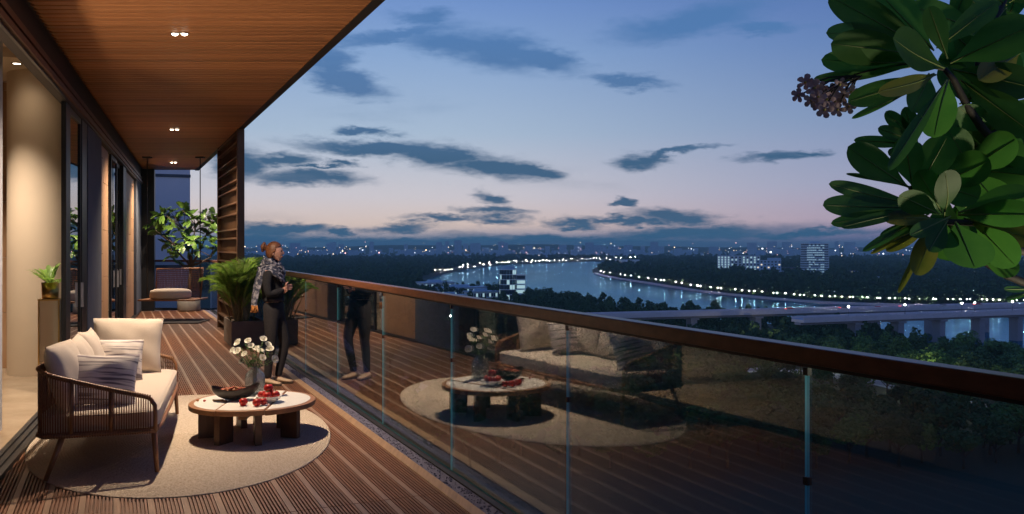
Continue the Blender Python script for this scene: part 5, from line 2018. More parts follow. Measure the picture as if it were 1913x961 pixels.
def segdist(P, poly, closed=False):
    d = np.full(len(P), 1e9)
    n = len(poly)
    for i in range(n if closed else n - 1):
        a, b = np.array(poly[i]), np.array(poly[(i + 1) % n])
        ab = b - a
        t = np.clip(((P - a) @ ab) / (ab @ ab + 1e-9), 0, 1)
        d = np.minimum(d, np.hypot(*(P - a - t[:, None] * ab).T))
    return d


RIVER = [tuple(G(u, v).xy) for u, v in RIVER_PX]
ROAD_PX = [(1000, 745), (1130, 728), (1200, 716), (1270, 708), (1340, 697), (1440, 690), (1540, 700), (1640, 716), (1740, 740), (1850, 766), (2000, 806), (2200, 860)]
PATH_PX = [(560, 610), (640, 600), (740, 597), (840, 599), (930, 606), (1010, 622)]
PATH2_PX = [(520, 545), (560, 560), (600, 590), (640, 640), (680, 700)]
PLAZA_PX = [(600, 720), (690, 700), (760, 704), (800, 722), (730, 770), (640, 790), (560, 770)]
LAWN_PX = [[(640, 655), (760, 640), (900, 655), (1000, 690), (960, 712), (830, 716), (700, 695)], [(1280, 715), (1420, 700), (1520, 712), (1680, 745), (1850, 785), (1960, 830), (1700, 830), (1450, 770)],
           [(700, 720), (830, 722), (960, 735), (900, 800), (760, 800)]]


def build_ground():
    n = 160
    rr = [0.0] + [30 * 1.075 ** k for k in range(92)]
    V, Fs = [], []
    for r in rr:
        for k in range(n):
            t = 2 * math.pi * k / n
            V.append((r * math.cos(t), r * math.sin(t), GZ - 0.05))
    V = np.array(V)
    for i in range(len(rr) - 1):
        for k in range(n):
            Fs.append((i * n + k, i * n + (k + 1) % n, (i + 1) * n + (k + 1) % n, (i + 1) * n + k))
    o = fast_mesh('ground', V, np.array(Fs), LM['ground'])
    up_normals(o)
    tag(o, kind='structure')
    o = sheet('river', [G(u, v) for u, v in RIVER_PX], GZ + 0.15, LM['water'])
    up_normals(o)
    ribbon('road', ROAD_PX, 6.5, GZ + 0.12, LM['road'])
    for off in (-3.6, 3.6):
        P = [G(u, v) for u, v in ROAD_PX]
        Q = []
        for i, p in enumerate(P):
            d = (P[min(i + 1, len(P) - 1)] - P[max(i - 1, 0)]).normalized()
            Q.append(Vector((p.x - d.y * off, p.y + d.x * off, GZ)))
        mb = MB()
        for a, b in zip(Q, Q[1:]):
            mb.tube([a + Vector((0, 0, 0.10)), b + Vector((0, 0, 0.10))], 0.22, 4, cap=False)
        tag(mb.build('road_kerb', LM['white']), kind='structure')
    ribbon('path', PATH_PX, 8, GZ + 0.05, LM['road'])
    ribbon('path', PATH2_PX, 5, GZ + 0.07, LM['paving'])
    o = sheet('plaza', [G(u, v) for u, v in PLAZA_PX], GZ + 0.10, LM['paving'])
    up_normals(o)
    for a, b in (((640, 775), (720, 712)), ((690, 782), (765, 725)), ((600, 740), (680, 705))):
        ribbon('paving_band', [a, b], 0.9, GZ + 0.16, LM['orange'])
    for k, px in enumerate(LAWN_PX):
        o = sheet('lawn', [G(u, v) for u, v in px], GZ + 0.02 + 0.005 * k, LM['lawn'])
        up_normals(o)
    # wooded promontory and far banks stand a little over the water; low hills on the horizon
    hb = MB()
    hv = []
    N_, M_ = 140, 8
    for j in range(M_ + 1):
        D = 5200 + 2400 * j / M_
        for i in range(N_ + 1):
            a = -0.9 + 1.9 * i / N_
            q = j / M_
            h = (20 + 26 * mnoise.noise(Vector((a * 3.1, 1.7, 0))) + 12 * mnoise.noise(Vector((a * 11, 5.2, 0)))) * math.sin(math.pi * min(1, q + 0.02))
            hv.append((D * math.sin(a), D * math.cos(a), GZ - 2 + max(0, h + 22 * math.sin(math.pi * q))))
    hb.add(hv, [(j * (N_ + 1) + i, j * (N_ + 1) + i + 1, (j + 1) * (N_ + 1) + i + 1, (j + 1) * (N_ + 1) + i) for j in range(M_) for i in range(N_)])
    tag(hb.build('hills', LM['wood'], smooth=True), kind='structure')


build_ground()


# ------------------------------------------------------------------ buildings below
BLD = []       # footprints (x, y, radius) kept clear of trees


def build_buildings():
    def facing(u, v, turn=0.0, z=GZ):
        c = G(u, v)
        a = math.atan2(c.x, c.y)
        return c, frame(c.x, c.y, -a + turn)

    # office tower with banded floors
    c, fr = facing(1522, 516)
    BLD.append((c.x, c.y, 34))
    t = thing('office_tower', 'tall office block with lit horizontal window bands beyond the river', 'building', c)
    W_, D_, H_ = 20.5, 14, 48
    MB().box(-W_ + 1, W_ - 1, 1, D_ * 2 - 1, GZ, GZ + H_, fr).build('core', LM['wallb'], t)
    nf = 13
    rn = random.Random(8)
    for k in range(nf):
        z = GZ + 1.5 + k * (H_ - 1.5) / nf
        MB().box(-W_, W_, 0, D_ * 2, z, z + 1.0, fr).build('floor_band', LM['wall'], t)
        MB().box(-W_, W_, 0.2, D_ * 2, z + 1.75, z + 2.0, fr).build('sun_blade', LM['wall'], t)
        for i in range(14):
            x0 = -W_ + 1.2 + i * (2 * W_ - 2.4) / 14
            x1 = x0 + (2 * W_ - 2.4) / 14 - 0.35
            on = 2 < i < 12 and rn.random() < (0.8 if k % 2 == 0 or k > 8 else 0.35)
            MB().box(x0, x1, 0.80, 0.98, z + (1.05 if on else 2.05), z + (1.70 if on else 3.3), fr).build('window', LM['lit'] if on else LM['win'], t)
    MB().box(-W_, W_, 0, D_ * 2, GZ + H_, GZ + H_ + 1.2, fr).build('parapet', LM['wall'], t)
    MB().box(-7, 7, 8, 20, GZ + H_ + 1.2, GZ + H_ + 4, fr).build('plant_room', LM['wallb'], t)
    # apartment block in three wings
    c, fr = facing(1380, 513)
    BLD.append((c.x, c.y, 42))
    t = thing('apartment_block', 'wide pale apartment block of three wings with rows of lit windows', 'building', c)
    for (x0, x1, y0, n, dens) in ((-33, -13, 0, 4, .85), (-12.9, 5, 7, 3, .35), (5.1, 33, 2, 5, .65)):
        MB().box(x0, x1, y0, y0 + 22, GZ, GZ + 29, fr).build('wall', LM['wall'], t)
        MB().box(x0 - 0.2, x1 + 0.2, y0 - 0.2, y0 + 22, GZ + 29, GZ + 30, fr).build('roof', LM['roof'], t)
        for k in range(7):
            for i in range(n):
                w = (x1 - x0) / n
                xa = x0 + w * (i + 0.28)
                m = LM['lit'] if rn.random() < dens else LM['win']
                MB().box(xa, xa + w * 0.45, y0 - 0.12, y0 + 0.1, GZ + 3 + k * 3.8, GZ + 5.3 + k * 3.8, fr).build('window', m, t)
    # low blue block, brown block
    for (u, v, w, d, h, wm, rm, lab) in ((1436, 519, 17, 18, 24, 'wallb', 'roof', 'stepped blue grey building right of the pale apartment block'),
                                        (1473, 514, 17, 16, 11, 'brown', 'roofd', 'low brown building between the blue block and the office tower'),
                                        (1172, 499, 26, 20, 15, 'wall', 'roof', 'low pale building half hidden in woodland beyond the river bend'),
                                        (1592, 517, 26, 15, 8, 'wallb', 'roofd', 'long low blue grey building right of the banded office tower'),
                                        (1636, 529, 8, 8, 7, 'wall', 'roof', 'small white house among the dark trees across the river'),
                                        (1765, 533, 8, 6, 6, 'wall', 'roof', 'tiny white house among dark trees under the hanging leaves')):
        c, fr = facing(u, v)
        BLD.append((c.x, c.y, max(w, d) * 1.1))
        t = thing('low_building', lab, 'building', c)
        MB().box(-w, w, 0, d, GZ, GZ + h, fr).build('wall', LM[wm], t)
        MB().box(-w - 0.4, w + 0.4, -0.4, d + 0.4, GZ + h, GZ + h + 0.8, fr).build('roof', LM[rm], t)
        if u == 1436:
            MB().box(-w, w * 1.25, -14, 0, GZ, GZ + 10, fr).build('wing', LM['roof'], t)
            MB().box(-2, w, 3, d - 2, GZ + h + 0.8, GZ + h + 4, fr).build('plant_room', LM['wallb'], t)
        nwin = max(3, int(w / 2.2))
        for k in range(max(1, int(h / 4))):
            for i in range(nwin):
                x = -w + (i + 0.25) * 2 * w / nwin
                MB().box(x, x + w / nwin, -0.12, 0.05, GZ + 1.5 + k * 4, GZ + 3.4 + k * 4, fr).build('window', LM['litw'] if rn.random() < 0.3 else LM['win'], t)
    # lit pavilion far right
    c, fr = facing(1842, 508)
    t = thing('lit_pavilion', 'low pavilion glowing with orange lights far off under the leaves', 'building', c)
    MB().box(-24, 24, 0, 20, GZ, GZ + 9, fr).build('wall', LM['brown'], t)
    MB().box(-8, 8, 2, 14, GZ + 9, GZ + 18, fr).build('roof', LM['roofd'], t)
    for i in range(9):
        MB().box(-22 + i * 5, -22 + i * 5 + 2.8, -0.3, 0.1, GZ + 2, GZ + 7, fr).build('window', LM['litw'], t)
    # round glass tower near the left bank
    c, fr = facing(955, 561)
    BLD.append((c.x, c.y, 16))
    t = thing('glass_tower', 'small round glazed tower of six lit floors on the near river bank', 'building', c)
    xr, H_ = 7.2, 25
    cc = fr(-2.5, 7, 0)
    nf = 6
    for k in range(nf + 1):
        z = GZ + k * H_ / nf
        m = MB().lathe([(0.001, z), (xr + 0.35, z), (xr + 0.35, z + 0.55), (0.001, z + 0.55)], 36, (cc.x, cc.y, 0))
        m.build('floor_plate', LM['wall'], t)
        if k == nf:
            break
        for i in range(18):
            a0, a1 = 2 * math.pi * i / 18 + 0.02, 2 * math.pi * (i + 1) / 18 - 0.02
            m = MB()
            m.add([(cc.x + xr * math.cos(a), cc.y + xr * math.sin(a), zz) for zz in (z + 0.55, z + H_ / nf) for a in (a0, a1)], [(0, 1, 3, 2)])
            front = math.sin((a0 + a1) / 2) < 0.3
            m.build('window', LM['lit'] if front and rn.random() < 0.33 else LM['win'], t)
    MB().lathe([(xr - 1.5, GZ + H_ + 0.5), (xr - 1.5, GZ + H_ + 3)], 36, (cc.x, cc.y, 0)).build('roof_drum', LM['wallb'], t)
    MB().box(4.6, 12, 5, 15, GZ, GZ + 21, fr).build('stair_block', LM['wallb'], t)
    for k in range(5):
        MB().box(4.9, 11.6, 4.85, 5.0, GZ + 1.5 + k * 4.0, GZ + 4.2 + k * 4.0, fr).build('window', LM['lit'] if k in (1, 2, 3) else LM['win'], t)
        MB().box(4.5, 12.1, 4.75, 5.0, GZ + 4.3 + k * 4.0, GZ + 5.2 + k * 4.0, fr).build('floor_band', LM['wall'], t)
    # pale flat-roofed halls
    labs = ['leftmost flat roofed pale blue hall beyond the railing by the river', 'long low hall with pale blue roof between the other two halls', 'low pale roofed hall just left of the round glazed tower', 'small flat roofed block in front of the pale halls']
    for i, (u, v, w, d, h) in enumerate(((822, 547, 15, 26, 9), (868, 552, 22, 20, 6.5), (905, 557, 14, 14, 5), (845, 562, 12, 8, 4))):
        c, fr = facing(u, v, 0.35)
        BLD.append((c.x, c.y, w * 1.05))
        t = thing('flat_roofed_hall', labs[i], 'building', c, 'flat roofed halls by the river')
        MB().box(-w, w, 0, d, GZ, GZ + h, fr).build('wall', LM['wall'], t)
        MB().box(-w - 0.8, w + 0.8, -0.8, d + 0.8, GZ + h, GZ + h + 0.9, fr).build('roof', LM['roof'], t)
        MB().box(-w * 0.5, w * 0.3, d * 0.3, d * 0.6, GZ + h + 0.9, GZ + h + 3, fr).build('roof_light', LM['wallb'], t)
        for k in range(int(w)):
            x = -w + 0.5 + k * 2
            MB().box(x, x + 1.4, -0.12, 0.05, GZ + 1, GZ + h - 1, fr).build('window', LM['win'] if k % 3 else LM['lit'], t)


build_buildings()


# ------------------------------------------------------------------ the road bridge
def build_bridge():
    zd = 1.65 - 31.15
    def P(u, v):
        Y = F * 31.15 / (v - HV)
        return Vector(((u - CX) / F * Y, Y, zd))
    a0, a1 = P(1090, 590), P(2050, 566.0)
    b0, b1 = P(1490, 597), P(2050, 577)
    t = thing('road_bridge', 'long pale concrete road bridge of two decks crossing the river', 'bridge', (a0.x, a0.y, GZ))

    def deckbar(p, q, w, name):
        d = (q - p)
        ln = d.length
        fr = frame(p.x, p.y, math.atan2(d.y, d.x))
        MB().box(0, ln, -w / 2, w / 2, zd - 1.2, zd, fr).build(name, LM['conc'], t)
        for s in (-1, 1):
            MB().box(0, ln, s * w / 2 - 0.15 - 0.151 * s, s * w / 2 + 0.15 - 0.151 * s, zd + 0.002, zd + 1.0, fr).build('parapet', LM['conc'], t)
        MB().box(0, ln, -w / 2 + 2, w / 2 - 2, zd - 2.3, zd - 1.2, fr).build('girder', LM['concd'], t)
        return fr, ln
    fa, la = deckbar(a0, a1, 9, 'upper_deck')
    fb, lb = deckbar(b0, b1, 8, 'lower_deck')
    for fr, xs in ((fa, [20 + 34 * k for k in range(9)]), (fb, [30 + 24 * k for k in range(8)])):
        for x in xs:
            MB().box(x - 1.6, x + 1.6, -2.4, 2.4, GZ - 1, zd - 3.1, fr).build('pier', LM['concd'], t)
            MB().box(x - 2.2, x + 2.2, -3.4, 3.4, zd - 3.1, zd - 2.302, fr).build('pier_cap', LM['concd'], t)
    for k in range(40):
        x = 6 + k * lb / 41
        MB().tube([fb(x, -3.7, zd + 1.0), fb(x, -3.7, zd + 1.9)], 0.07, 4).build('rail_post', LM['conc'], t)
    MB().tube([fb(2, -3.7, zd + 1.9), fb(lb - 2, -3.7, zd + 1.9)], 0.07, 4).build('hand_rail', LM['conc'], t)
    # lamps on the bridge
    lp = lamp_proto('bridge_lamp', 'tall lamp post standing on the road bridge', 'street lamps on the road bridge', 4.5, 0.25, 'lamp')
    for i, x in enumerate([30, 62, 96, 104, 128, 160, 190]):
        o = lp if i == 0 else copy_tree(lp)
        o.location = fb(x, 3.5, zd)
    # cars on the far deck
    cols = [mat('car_paint_red', (0.35, 0.03, 0.03), 0.3, coat=0.5, var=0.05), mat('car_paint_white', (0.7, 0.7, 0.72), 0.3, coat=0.5, var=0.05), mat('car_paint_dark', (0.05, 0.06, 0.08), 0.3, coat=0.5, var=0.05)]
    head = mat('car_headlight', (1, 1, 1), 0.3, emit=(1, 0.95, 0.85), estr=8)
    tail = mat('car_tail_light', (0.6, 0.02, 0.02), 0.3, emit=(1, 0.08, 0.05), estr=6)
    head.cycles.emission_sampling = tail.cycles.emission_sampling = 'NONE'
    for i, x in enumerate([108, 121, 139, 156, 175, 196, 222, 248]):
        p = fa(x, -2.0 if i % 2 else 1.8, zd)
        lab = ['red car leftmost on the upper bridge deck', 'white car second from the left on the upper bridge deck', 'dark car third from the left on the upper bridge deck', 'red car in the middle of the upper bridge deck',
               'white car right of the middle red car on the bridge', 'dark car toward the right on the upper bridge deck', 'red car second from the right on the bridge', 'white car rightmost on the upper bridge deck'][i]
        d = a1 - a0
        cf = frame(p.x, p.y, math.atan2(d.y, d.x) + (math.pi if i % 2 else 0))
        c = thing('car', lab, 'car', p, 'cars on the road bridge')
        body = [(-2.1, .30), (-2.15, .75), (-1.9, .92), (-1.45, .98), (-0.95, 1.42), (0.55, 1.42), (1.1, 0.98), (1.95, .85), (2.15, .6), (2.1, .30)]
        m = MB()
        n = len(body)
        m.add([cf(x_, y_, zd + z_) for y_ in (-.85, .85) for x_, z_ in body], [tuple(range(n)), tuple(range(2 * n - 1, n - 1, -1))] + [(k, (k + 1) % n, n + (k + 1) % n, n + k) for k in range(n)])
        m.build('car_body', cols[i % 3], c)
        for xx in (-1.3, 1.3):
            for yy in (-.82, .82):
                MB().tube([cf(xx, yy - .1, zd + .32), cf(xx, yy + .1, zd + .32)], 0.32, 10).build('wheel', LM['pole'], c)
        for yy in (-.6, .6):
            MB().box(2.12, 2.18, yy - .16, yy + .16, zd + .55, zd + .72, cf).build('headlight', head, c)
            MB().box(-2.20, -2.14, yy - .16, yy + .16, zd + .62, zd + .78, cf).build('tail_light', tail, c)


def lamp_proto(name, label, group, h, r, m, arm=0.0):
    t = thing(name, label, 'street lamp', (0, 0, 0), group)
    MB().tube([(0, 0, 0), (0, 0, h * 0.5), (0, 0, h - r * 0.6)], [0.10, 0.07, 0.05], 5).build('pole', LM['pole'], t)
    MB().ball((0, 0, h), r, 6, 4).build('lamp_globe', LM[m], t, smooth=True)
    return t


build_bridge()


def build_lamps():
    def along(px, n, jit=0.0):
        P = [G(u, v) for u, v in px]
        # spread evenly in the picture's bearing, i.e. a lamp every few pixels of bank
        L_ = [0]
        for (a, b) in zip(px, px[1:]):
            L_.append(L_[-1] + math.hypot(b[0] - a[0], b[1] - a[1]))
        out = []
        for k in range(n):
            s = L_[-1] * (k + 0.5) / n + random.uniform(-jit, jit)
            for i in range(len(px) - 1):
                if L_[i] <= s <= L_[i + 1]:
                    q = (s - L_[i]) / (L_[i + 1] - L_[i])
                    u = px[i][0] + q * (px[i + 1][0] - px[i][0])
                    v = px[i][1] + q * (px[i + 1][1] - px[i][1])
                    out.append(G(u, v))
                    break
        return out
    near = [(1112, 512), (1125, 516), (1150, 521), (1200, 529), (1250, 537), (1300, 545), (1350, 551), (1400, 556), (1450, 561), (1500, 565), (1550, 568), (1600, 570), (1700, 573), (1913, 576)]
    # the embankment the lamps stand on
    P = [G(u, v - 0.6) for u, v in near]
    em = MB()
    for a, b in zip(P, P[1:]):
        d = (b - a)
        fr = frame(a.x, a.y, math.atan2(d.y, d.x))
        em.box(0, d.length + 0.5, -2.5, 2.5, GZ - 0.5, GZ + 1.6, fr)
    o = em.build('promenade', LM['conc'])
    tag(o, kind='structure')
    lp = lamp_proto('promenade_lamp', 'white globe lamp on a post along the riverside promenade', 'lamps along the riverside promenade', 4.2, 0.165, 'lamp')
    pts = along([(u, v - 0.6) for u, v in near], 62, 6.0)
    for i, p in enumerate(pts):
        o = lp if i == 0 else copy_tree(lp)
        d = p.xy.length
        o.location = (p.x, p.y - 1.2, GZ + 1.6)
        s = random.uniform(0.55, 1.35) * (1.0 if d < 900 else 1.25)
        o.scale = (s, s, 1.0 if d < 900 else 1.2)
    far = [(812, 518), (850, 507.5), (900, 499.6), (960, 494.6), (1030, 491.6), (1100, 489.0), (1190, 486.2)]
    lf = lamp_proto('bank_lamp', 'tiny lamp on the far river bank before the dark woodland', 'lamps along the far river bank', 7.0, 0.29, 'lampfar')
    for i, p in enumerate(along(far, 66, 5.0)):
        o = lf if i == 0 else copy_tree(lf)
        o.location = (p.x, p.y, GZ)
        s = random.uniform(0.4, 1.35) * min(1.2, p.y / 1800)
        o.scale = (s, s, random.uniform(0.5, 1.5))
    st = lamp_proto('flood_lamp', 'single bright park lamp shining beyond the glass near the vase reflection', None, 9.0, 0.42, 'lampbig')
    st.location = G(842, 623)
    for i, (u, v) in enumerate(((1690, 738), (1738, 732), (1470, 703), (1230, 721), (1360, 701), (1560, 695), (1830, 770), (1110, 738), (1290, 640), (1190, 625), (1430, 650), (1600, 668), (1770, 690))):
        if i == 0:
            s2 = lamp_proto('road_lamp', 'small warm post lamp among the trees along the park road', 'post lamps in the park', 5.0, 0.16, 'litw')
            pl = bpy.data.lights.new('road_lamp_light', 'POINT')
            pl.energy = 2600
            pl.color = (1, 0.88, 0.62)
            pl.shadow_soft_size = 0.3
            po = bpy.data.objects.new('road_lamp_light', pl)
            po.location = (0, 0, 4.6)
            COL.objects.link(po)
            po.parent = s2
            o = s2
        else:
            o = copy_tree(s2)
        o.location = G(u, v)


build_lamps()


# ------------------------------------------------------------------ trees
def crown_arrays(seed, n_blob, n_leaf, leaf, w=1.0, h=1.0):
    """leaf cards spread through an uneven crown about the origin, radius about 1; returns V, F"""
    r = np.random.default_rng(seed)
    cs = []
    while len(cs) < n_blob:
        p = r.normal(size=3)
        p /= np.linalg.norm(p)
        p *= r.uniform(0.25, 0.78)
        if p[2] > -0.42:
            cs.append(p)
    cs = np.array(cs)
    rad = r.uniform(0.26, 0.46, n_blob)
    b = r.integers(0, n_blob, n_leaf)
    d = r.normal(size=(n_leaf, 3))
    d /= np.linalg.norm(d, axis=1)[:, None]
    q = rad[b] * r.uniform(0.55, 1.0, n_leaf) ** 0.5
    P = cs[b] + d * q[:, None]
    nrm = d * 0.9 + r.normal(size=(n_leaf, 3)) * 0.55 + np.array([0, 0, 0.25])
    nrm /= np.linalg.norm(nrm, axis=1)[:, None]
    t1 = np.cross(nrm, r.normal(size=(n_leaf, 3)))
    t1 /= np.linalg.norm(t1, axis=1)[:, None]
    t2 = np.cross(nrm, t1)
    s = leaf * r.uniform(0.6, 1.3, n_leaf)[:, None]
    V = np.stack([P - t1 * s - t2 * s * 0.25, P + t2 * s * -0.7, P + t1 * s + t2 * s * 0.25, P + t2 * s * 0.8], 1)
    V *= np.array([w, w, h])
    return V.reshape(-1, 3), np.arange(n_leaf * 4).reshape(-1, 4)


def trunk_mesh(seed):
    rn = random.Random(seed)
    mb = MB()
    mb.tube([(0, 0, -0.3), (0.05, 0.03, 2.0), (0, 0.1, 4.2), (0.1, 0, 6.5)], [0.34, 0.26, 0.20, 0.08], 7)
    for k in range(5):
        a = k * 1.257 + rn.random()
        z = rn.uniform(2.4, 4.0)
        mb.tube([(0, 0, z), (1.3 * math.cos(a), 1.3 * math.sin(a), z + 1.4), (2.8 * math.cos(a), 2.8 * math.sin(a), z + 2.6)], [0.15, 0.10, 0.04], 5)
    return mb.mesh('trunk', LM['trunk'], smooth=True)


def build_trees():
    crowns = []
    for s in range(6):
        V, Fq = crown_arrays(100 + s, 17, 1500, 0.085, 4.9, 4.1)
        V[:, 2] += 6.6
        o = fast_mesh('crown', V, Fq, LM['crown'] if s % 3 else LM['crown2'])
        crowns.append(o.data)
        bpy.data.objects.remove(o)
    trunks = [trunk_mesh(s) for s in range(3)]
    river = np.array(RIVER)
    r = np.random.default_rng(5)
    # candidate spots on the near bank
    pts = []
    cand = []
    for _ in range(32000):
        Y = 175 + (840 - 175) * r.random()
        u = r.uniform(520, 2350)
        cand.append(((u - CX) / F * Y, Y))
    cand = np.array(cand)
    keep = ~inpoly(cand, RIVER) & (segdist(cand, RIVER, True) > 5)
    # only land on our side of the river
    uu = CX + F * cand[:, 0] / cand[:, 1]
    vv = HV + F * 45 / cand[:, 1]
    nearline = np.interp(uu, [780, 860, 930, 1000, 1100, 1200, 1280, 1400, 1500, 1560, 1640, 1700, 1800, 2000, 2500], [538, 543, 549, 556, 572, 590, 596, 606, 616, 626, 646, 665, 673, 694, 764])
    keep &= vv > np.where(uu < 780, 545, nearline)
    g = lambda px: [tuple(G(u, v).xy) for u, v in px]
    keep &= segdist(cand, g(ROAD_PX)) > 10
    keep &= segdist(cand, g(PATH_PX)) > 8
    keep &= segdist(cand, g(PATH2_PX)) > 6
    keep &= ~inpoly(cand, g(PLAZA_PX))
    lawn = np.zeros(len(cand), bool)
    for px in LAWN_PX:
        lawn |= inpoly(cand, g(px))
    keep &= ~(lawn & (r.random(len(cand)) > np.where(uu > 1250, 0.05, 0.02)))
    for (bx, by, br) in BLD:
        keep &= np.hypot(cand[:, 0] - bx, cand[:, 1] - by) > br
    # keep sight lines to the glazed tower and halls
    keep &= ~((uu > 925) & (uu < 985) & (vv > 560) & (vv < 572))
    keep &= ~((uu > 795) & (uu < 930) & (vv > 556) & (vv < 575))
    cand = cand[keep]
    grid = {}
    acc = []
    for x, y in cand:
        sp = 7.0 if y < 520 else 9.5
        k = (int(x // 8), int(y // 8))
        ok = True
        for i in range(-2, 3):
            for j in range(-2, 3):
                for (a, b) in grid.get((k[0] + i, k[1] + j), ()):
                    if (a - x) ** 2 + (b - y) ** 2 < sp * sp:
                        ok = False
        if ok:
            grid.setdefault(k, []).append((x, y))
            acc.append((x, y))
    acc.sort(key=lambda p: p[1])
    acc_uv = [(CX + F * x / y, HV + F * 45 / y, x, y) for x, y in acc]
    vis = [p for p in acc_uv if 560 < p[0] < 1960]
    single = set((p[2], p[3]) for p in vis[:286])
    protos = []
    labs = ['rounded green tree in the park between the balcony and the river']
    rest = []
    cnt = 0
    for x, y in acc:
        if (x, y) in single:
            k = cnt % 6
            lab = labs[0]
            t = thing('park_tree', lab, 'tree', (x, y, GZ), 'trees in the park between balcony and river')
            s = random.uniform(0.72, 1.22) * (1.05 if y < 300 else 1.0)
            t.scale = (s * random.uniform(0.9, 1.15), s * random.uniform(0.9, 1.15), s)
            t.rotation_euler = (0, 0, random.uniform(0, 6.28))
            for me, nm in ((crowns[k], 'crown'), (trunks[k % 3], 'trunk')):
                o = bpy.data.objects.new(nm, me)
                COL.objects.link(o)
                o.parent = t
            cnt += 1
        else:
            rest.append((x, y))
    # ----- the rest of the near bank, and the woods beyond
    def mass(name, P, S, tmpl, zoff=0.55, m='wood'):
        V0, F0 = zip(*tmpl)
        nt = len(tmpl)
        allV, allF, off = [], [], 0
        for i in range(nt):
            idx = np.arange(len(P))[i::nt]
            if not len(idx):
                continue
            a = r.uniform(0, 6.28, len(idx))
            c, s = np.cos(a), np.sin(a)
            B = V0[i]
            X = B[None, :, 0] * c[:, None] - B[None, :, 1] * s[:, None]
            Yc = B[None, :, 0] * s[:, None] + B[None, :, 1] * c[:, None]
            sc = S[idx][:, None]
            hs = r.uniform(0.8, 1.25, len(idx))[:, None]
            W_ = np.stack([P[idx, 0][:, None] + X * sc, P[idx, 1][:, None] + Yc * sc, GZ + (B[None, :, 2] + 1.15) * sc * hs * 0.95], 2)
            allV.append(W_.reshape(-1, 3))
            nv = len(B)
            Fi = F0[i][None] + (np.arange(len(idx)) * nv)[:, None, None] + off
            allF.append(Fi.reshape(-1, 4))
            off += len(idx) * nv
        o = fast_mesh(name, np.concatenate(allV), np.concatenate(allF), LM[m])
        return tag(o, kind='stuff')
    rest = np.array(rest)
    t1 = [crown_arrays(300 + i, 10, 260, 0.17) for i in range(4)]
    mass('park_trees', rest, r.uniform(4.0, 5.8, len(rest)), t1)
    n = 40000
    Y = np.exp(r.uniform(math.log(520), math.log(4300), n))
    u = r.uniform(300, 2450, n)
    P = np.stack([(u - CX) / F * Y, Y], 1)
    v = HV + F * 45 / Y
    k = ~inpoly(P, RIVER) & (segdist(P, RIVER, True) > 9)
    near = np.interp(u, [780, 860, 930, 1000, 1100, 1200, 1280, 1400, 1500, 1560, 1640, 1700, 1800, 2000, 2500], [538, 543, 549, 556, 572, 590, 596, 606, 616, 626, 646, 665, 673, 694, 764])
    k &= ~((v > near - 3) & (u > 780))
    k &= ~((u < 780) & (v > 545))
    for (bx, by, br) in BLD:
        k &= np.hypot(P[:, 0] - bx, P[:, 1] - by) > br
    # open foreground before the office tower and apartment block
    k &= ~((u > 1495) & (u < 1550) & (v > 516) & (v < 523))
    # far city ground beyond the woods stays mostly open
    k &= r.random(n) < np.where(v < 485, 0.35 + 0.65 * (v - 478).clip(0) / 7, 1.0)
    P, Y = P[k], Y[k]
    P, Y = P[:14000], Y[:14000]
    t2 = [crown_arrays(400 + i, 6, 44, 0.34) for i in range(5)]
    far = Y > 1100
    mass('woodland', P[far], r.uniform(5.0, 7.5, far.sum()), t2)
    t3 = [crown_arrays(420 + i, 9, 120, 0.22) for i in range(4)]
    mass('woodland', P[~far], r.uniform(4.2, 6.2, (~far).sum()), t3)
    # small round promenade trees
    near_px = [(1130, 516), (1150, 520), (1200, 528), (1250, 536), (1300, 543.5), (1350, 549.5), (1400, 554.5), (1450, 559.5), (1500, 563.2), (1550, 566), (1600, 568), (1700, 571), (1913, 574)]
    V, Fq = crown_arrays(77, 8, 220, 0.20, 2.1, 1.9)
    V[:, 2] += 3.6
    o = fast_mesh('crown', V, Fq, LM['crown2'])
    cme = o.data
    bpy.data.objects.remove(o)
    tme = MB().tube([(0, 0, 0), (0, 0, 2.6)], [0.12, 0.08], 6).mesh('trunk', LM['trunk'])
    us = np.interp(np.linspace(0, 1, 64), np.linspace(0, 1, len(near_px)), [p[0] for p in near_px])
    for ui in us:
        ui += random.uniform(-3, 3)
        vi = np.interp(ui, [p[0] for p in near_px], [p[1] for p in near_px])
        p = G(ui, vi)
        t = thing('promenade_tree', 'small round clipped tree in the row behind the promenade lamps', 'tree', (p.x, p.y + 2, GZ), 'small trees along the promenade')
        s = random.uniform(0.85, 1.3) * (1.25 if p.y > 900 else 1)
        t.scale = (s, s, s)
        t.rotation_euler = (0, 0, random.uniform(0, 6))
        for me, nm in ((cme, 'crown'), (tme, 'trunk')):
            o = bpy.data.objects.new(nm, me)
            COL.objects.link(o)
            o.parent = t


build_trees()


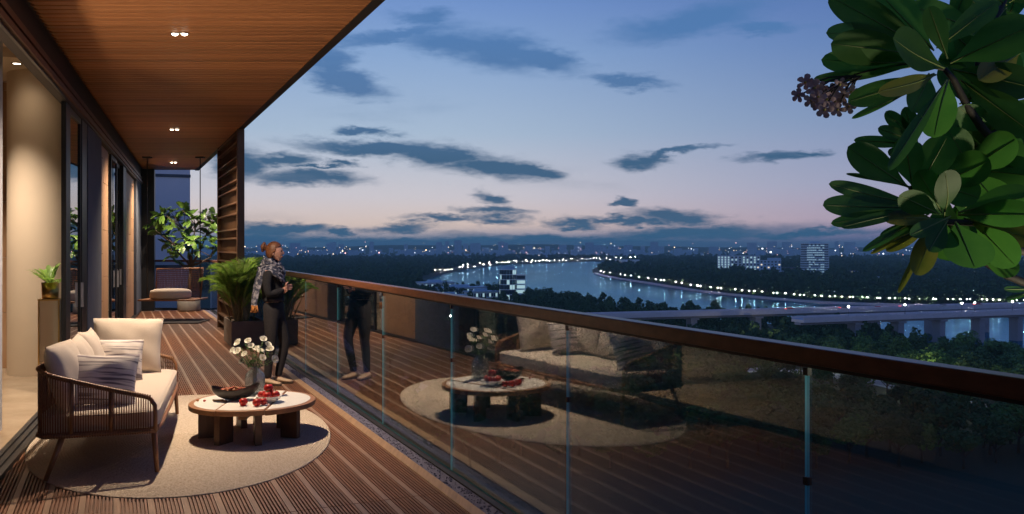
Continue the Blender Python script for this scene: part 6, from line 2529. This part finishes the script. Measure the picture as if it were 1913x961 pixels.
# ------------------------------------------------------------------ the far city
def build_city():
    r = np.random.default_rng(11)
    mb = MB()
    for i in range(560):
        a = r.uniform(-0.42, 0.80)
        D = r.uniform(3300, 5600)
        w, h = r.uniform(8, 26), r.uniform(8, 30) if r.random() < 0.8 else r.uniform(28, 70)
        c = (D * math.sin(a), D * math.cos(a))
        fr = frame(c[0], c[1], -a)
        mb.box(-w, w, 0, w, GZ - 1, GZ + h, fr)
    tag(mb.build('distant_city', LM['wallb']), kind='stuff')
    mats = [mat('city_light_white', (1, 1, 1), 0.5, emit=(0.85, 0.93, 1.0), estr=5), mat('city_light_warm', (1, 1, 1), 0.5, emit=(1.0, 0.72, 0.40), estr=5),
            mat('city_light_pink', (1, 1, 1), 0.5, emit=(1.0, 0.50, 0.45), estr=4)]
    for m_ in mats:
        m_.cycles.emission_sampling = 'NONE'
    cl = MB()
    # lights gather in districts
    hubs = [(r.uniform(-0.30, 0.55), r.uniform(3300, 5400)) for _ in range(26)] + [(-.06, 4300), (-.03, 4700), (0.20, 4200), (0.225, 4500), (0.30, 4300), (0.02, 4400), (-.2, 4000), (-.25, 4200)]
    for i in range(430):
        if i % 4:
            h_ = hubs[r.integers(len(hubs))]
            a, D = h_[0] + r.normal() * 0.022, h_[1] + r.normal() * 250
        else:
            a, D = r.uniform(-0.34, 0.60), r.uniform(3000, 5600)
        D = max(2900, D)
        s = r.uniform(0.5, 1.5) if r.random() < 0.93 else r.uniform(1.8, 2.8)
        z = GZ + 6 + abs(r.normal()) * 20
        z = min(z, 33)
        cl.mi = int(r.choice([0, 0, 1, 1, 2]))
        fr = frame(D * math.sin(a), D * math.cos(a), -a)
        cl.box(-s, s, 0, s, z, z + s * 2, fr)
    tag(cl.build('city_lights', mats), kind='stuff')


build_city()


# ------------------------------------------------------------------ evening haze
def build_haze():
    mb = MB()
    mb.box(-9000, 9000, -1500, 9500, GZ - 1.3, 42)
    m = bpy.data.materials.new('evening_haze')
    m.use_nodes = True
    nt = m.node_tree
    nt.nodes.clear()
    o = nt.nodes.new('ShaderNodeOutputMaterial')
    v = nt.nodes.new('ShaderNodeVolumePrincipled')
    v.inputs['Color'].default_value = (0.62, 0.92, 1.0, 1)
    v.inputs['Density'].default_value = 0.00012
    v.inputs['Anisotropy'].default_value = 0.2
    nt.links.new(v.outputs[0], o.inputs['Volume'])
    ob = mb.build('haze', m)
    tag(ob, kind='stuff')


build_haze()
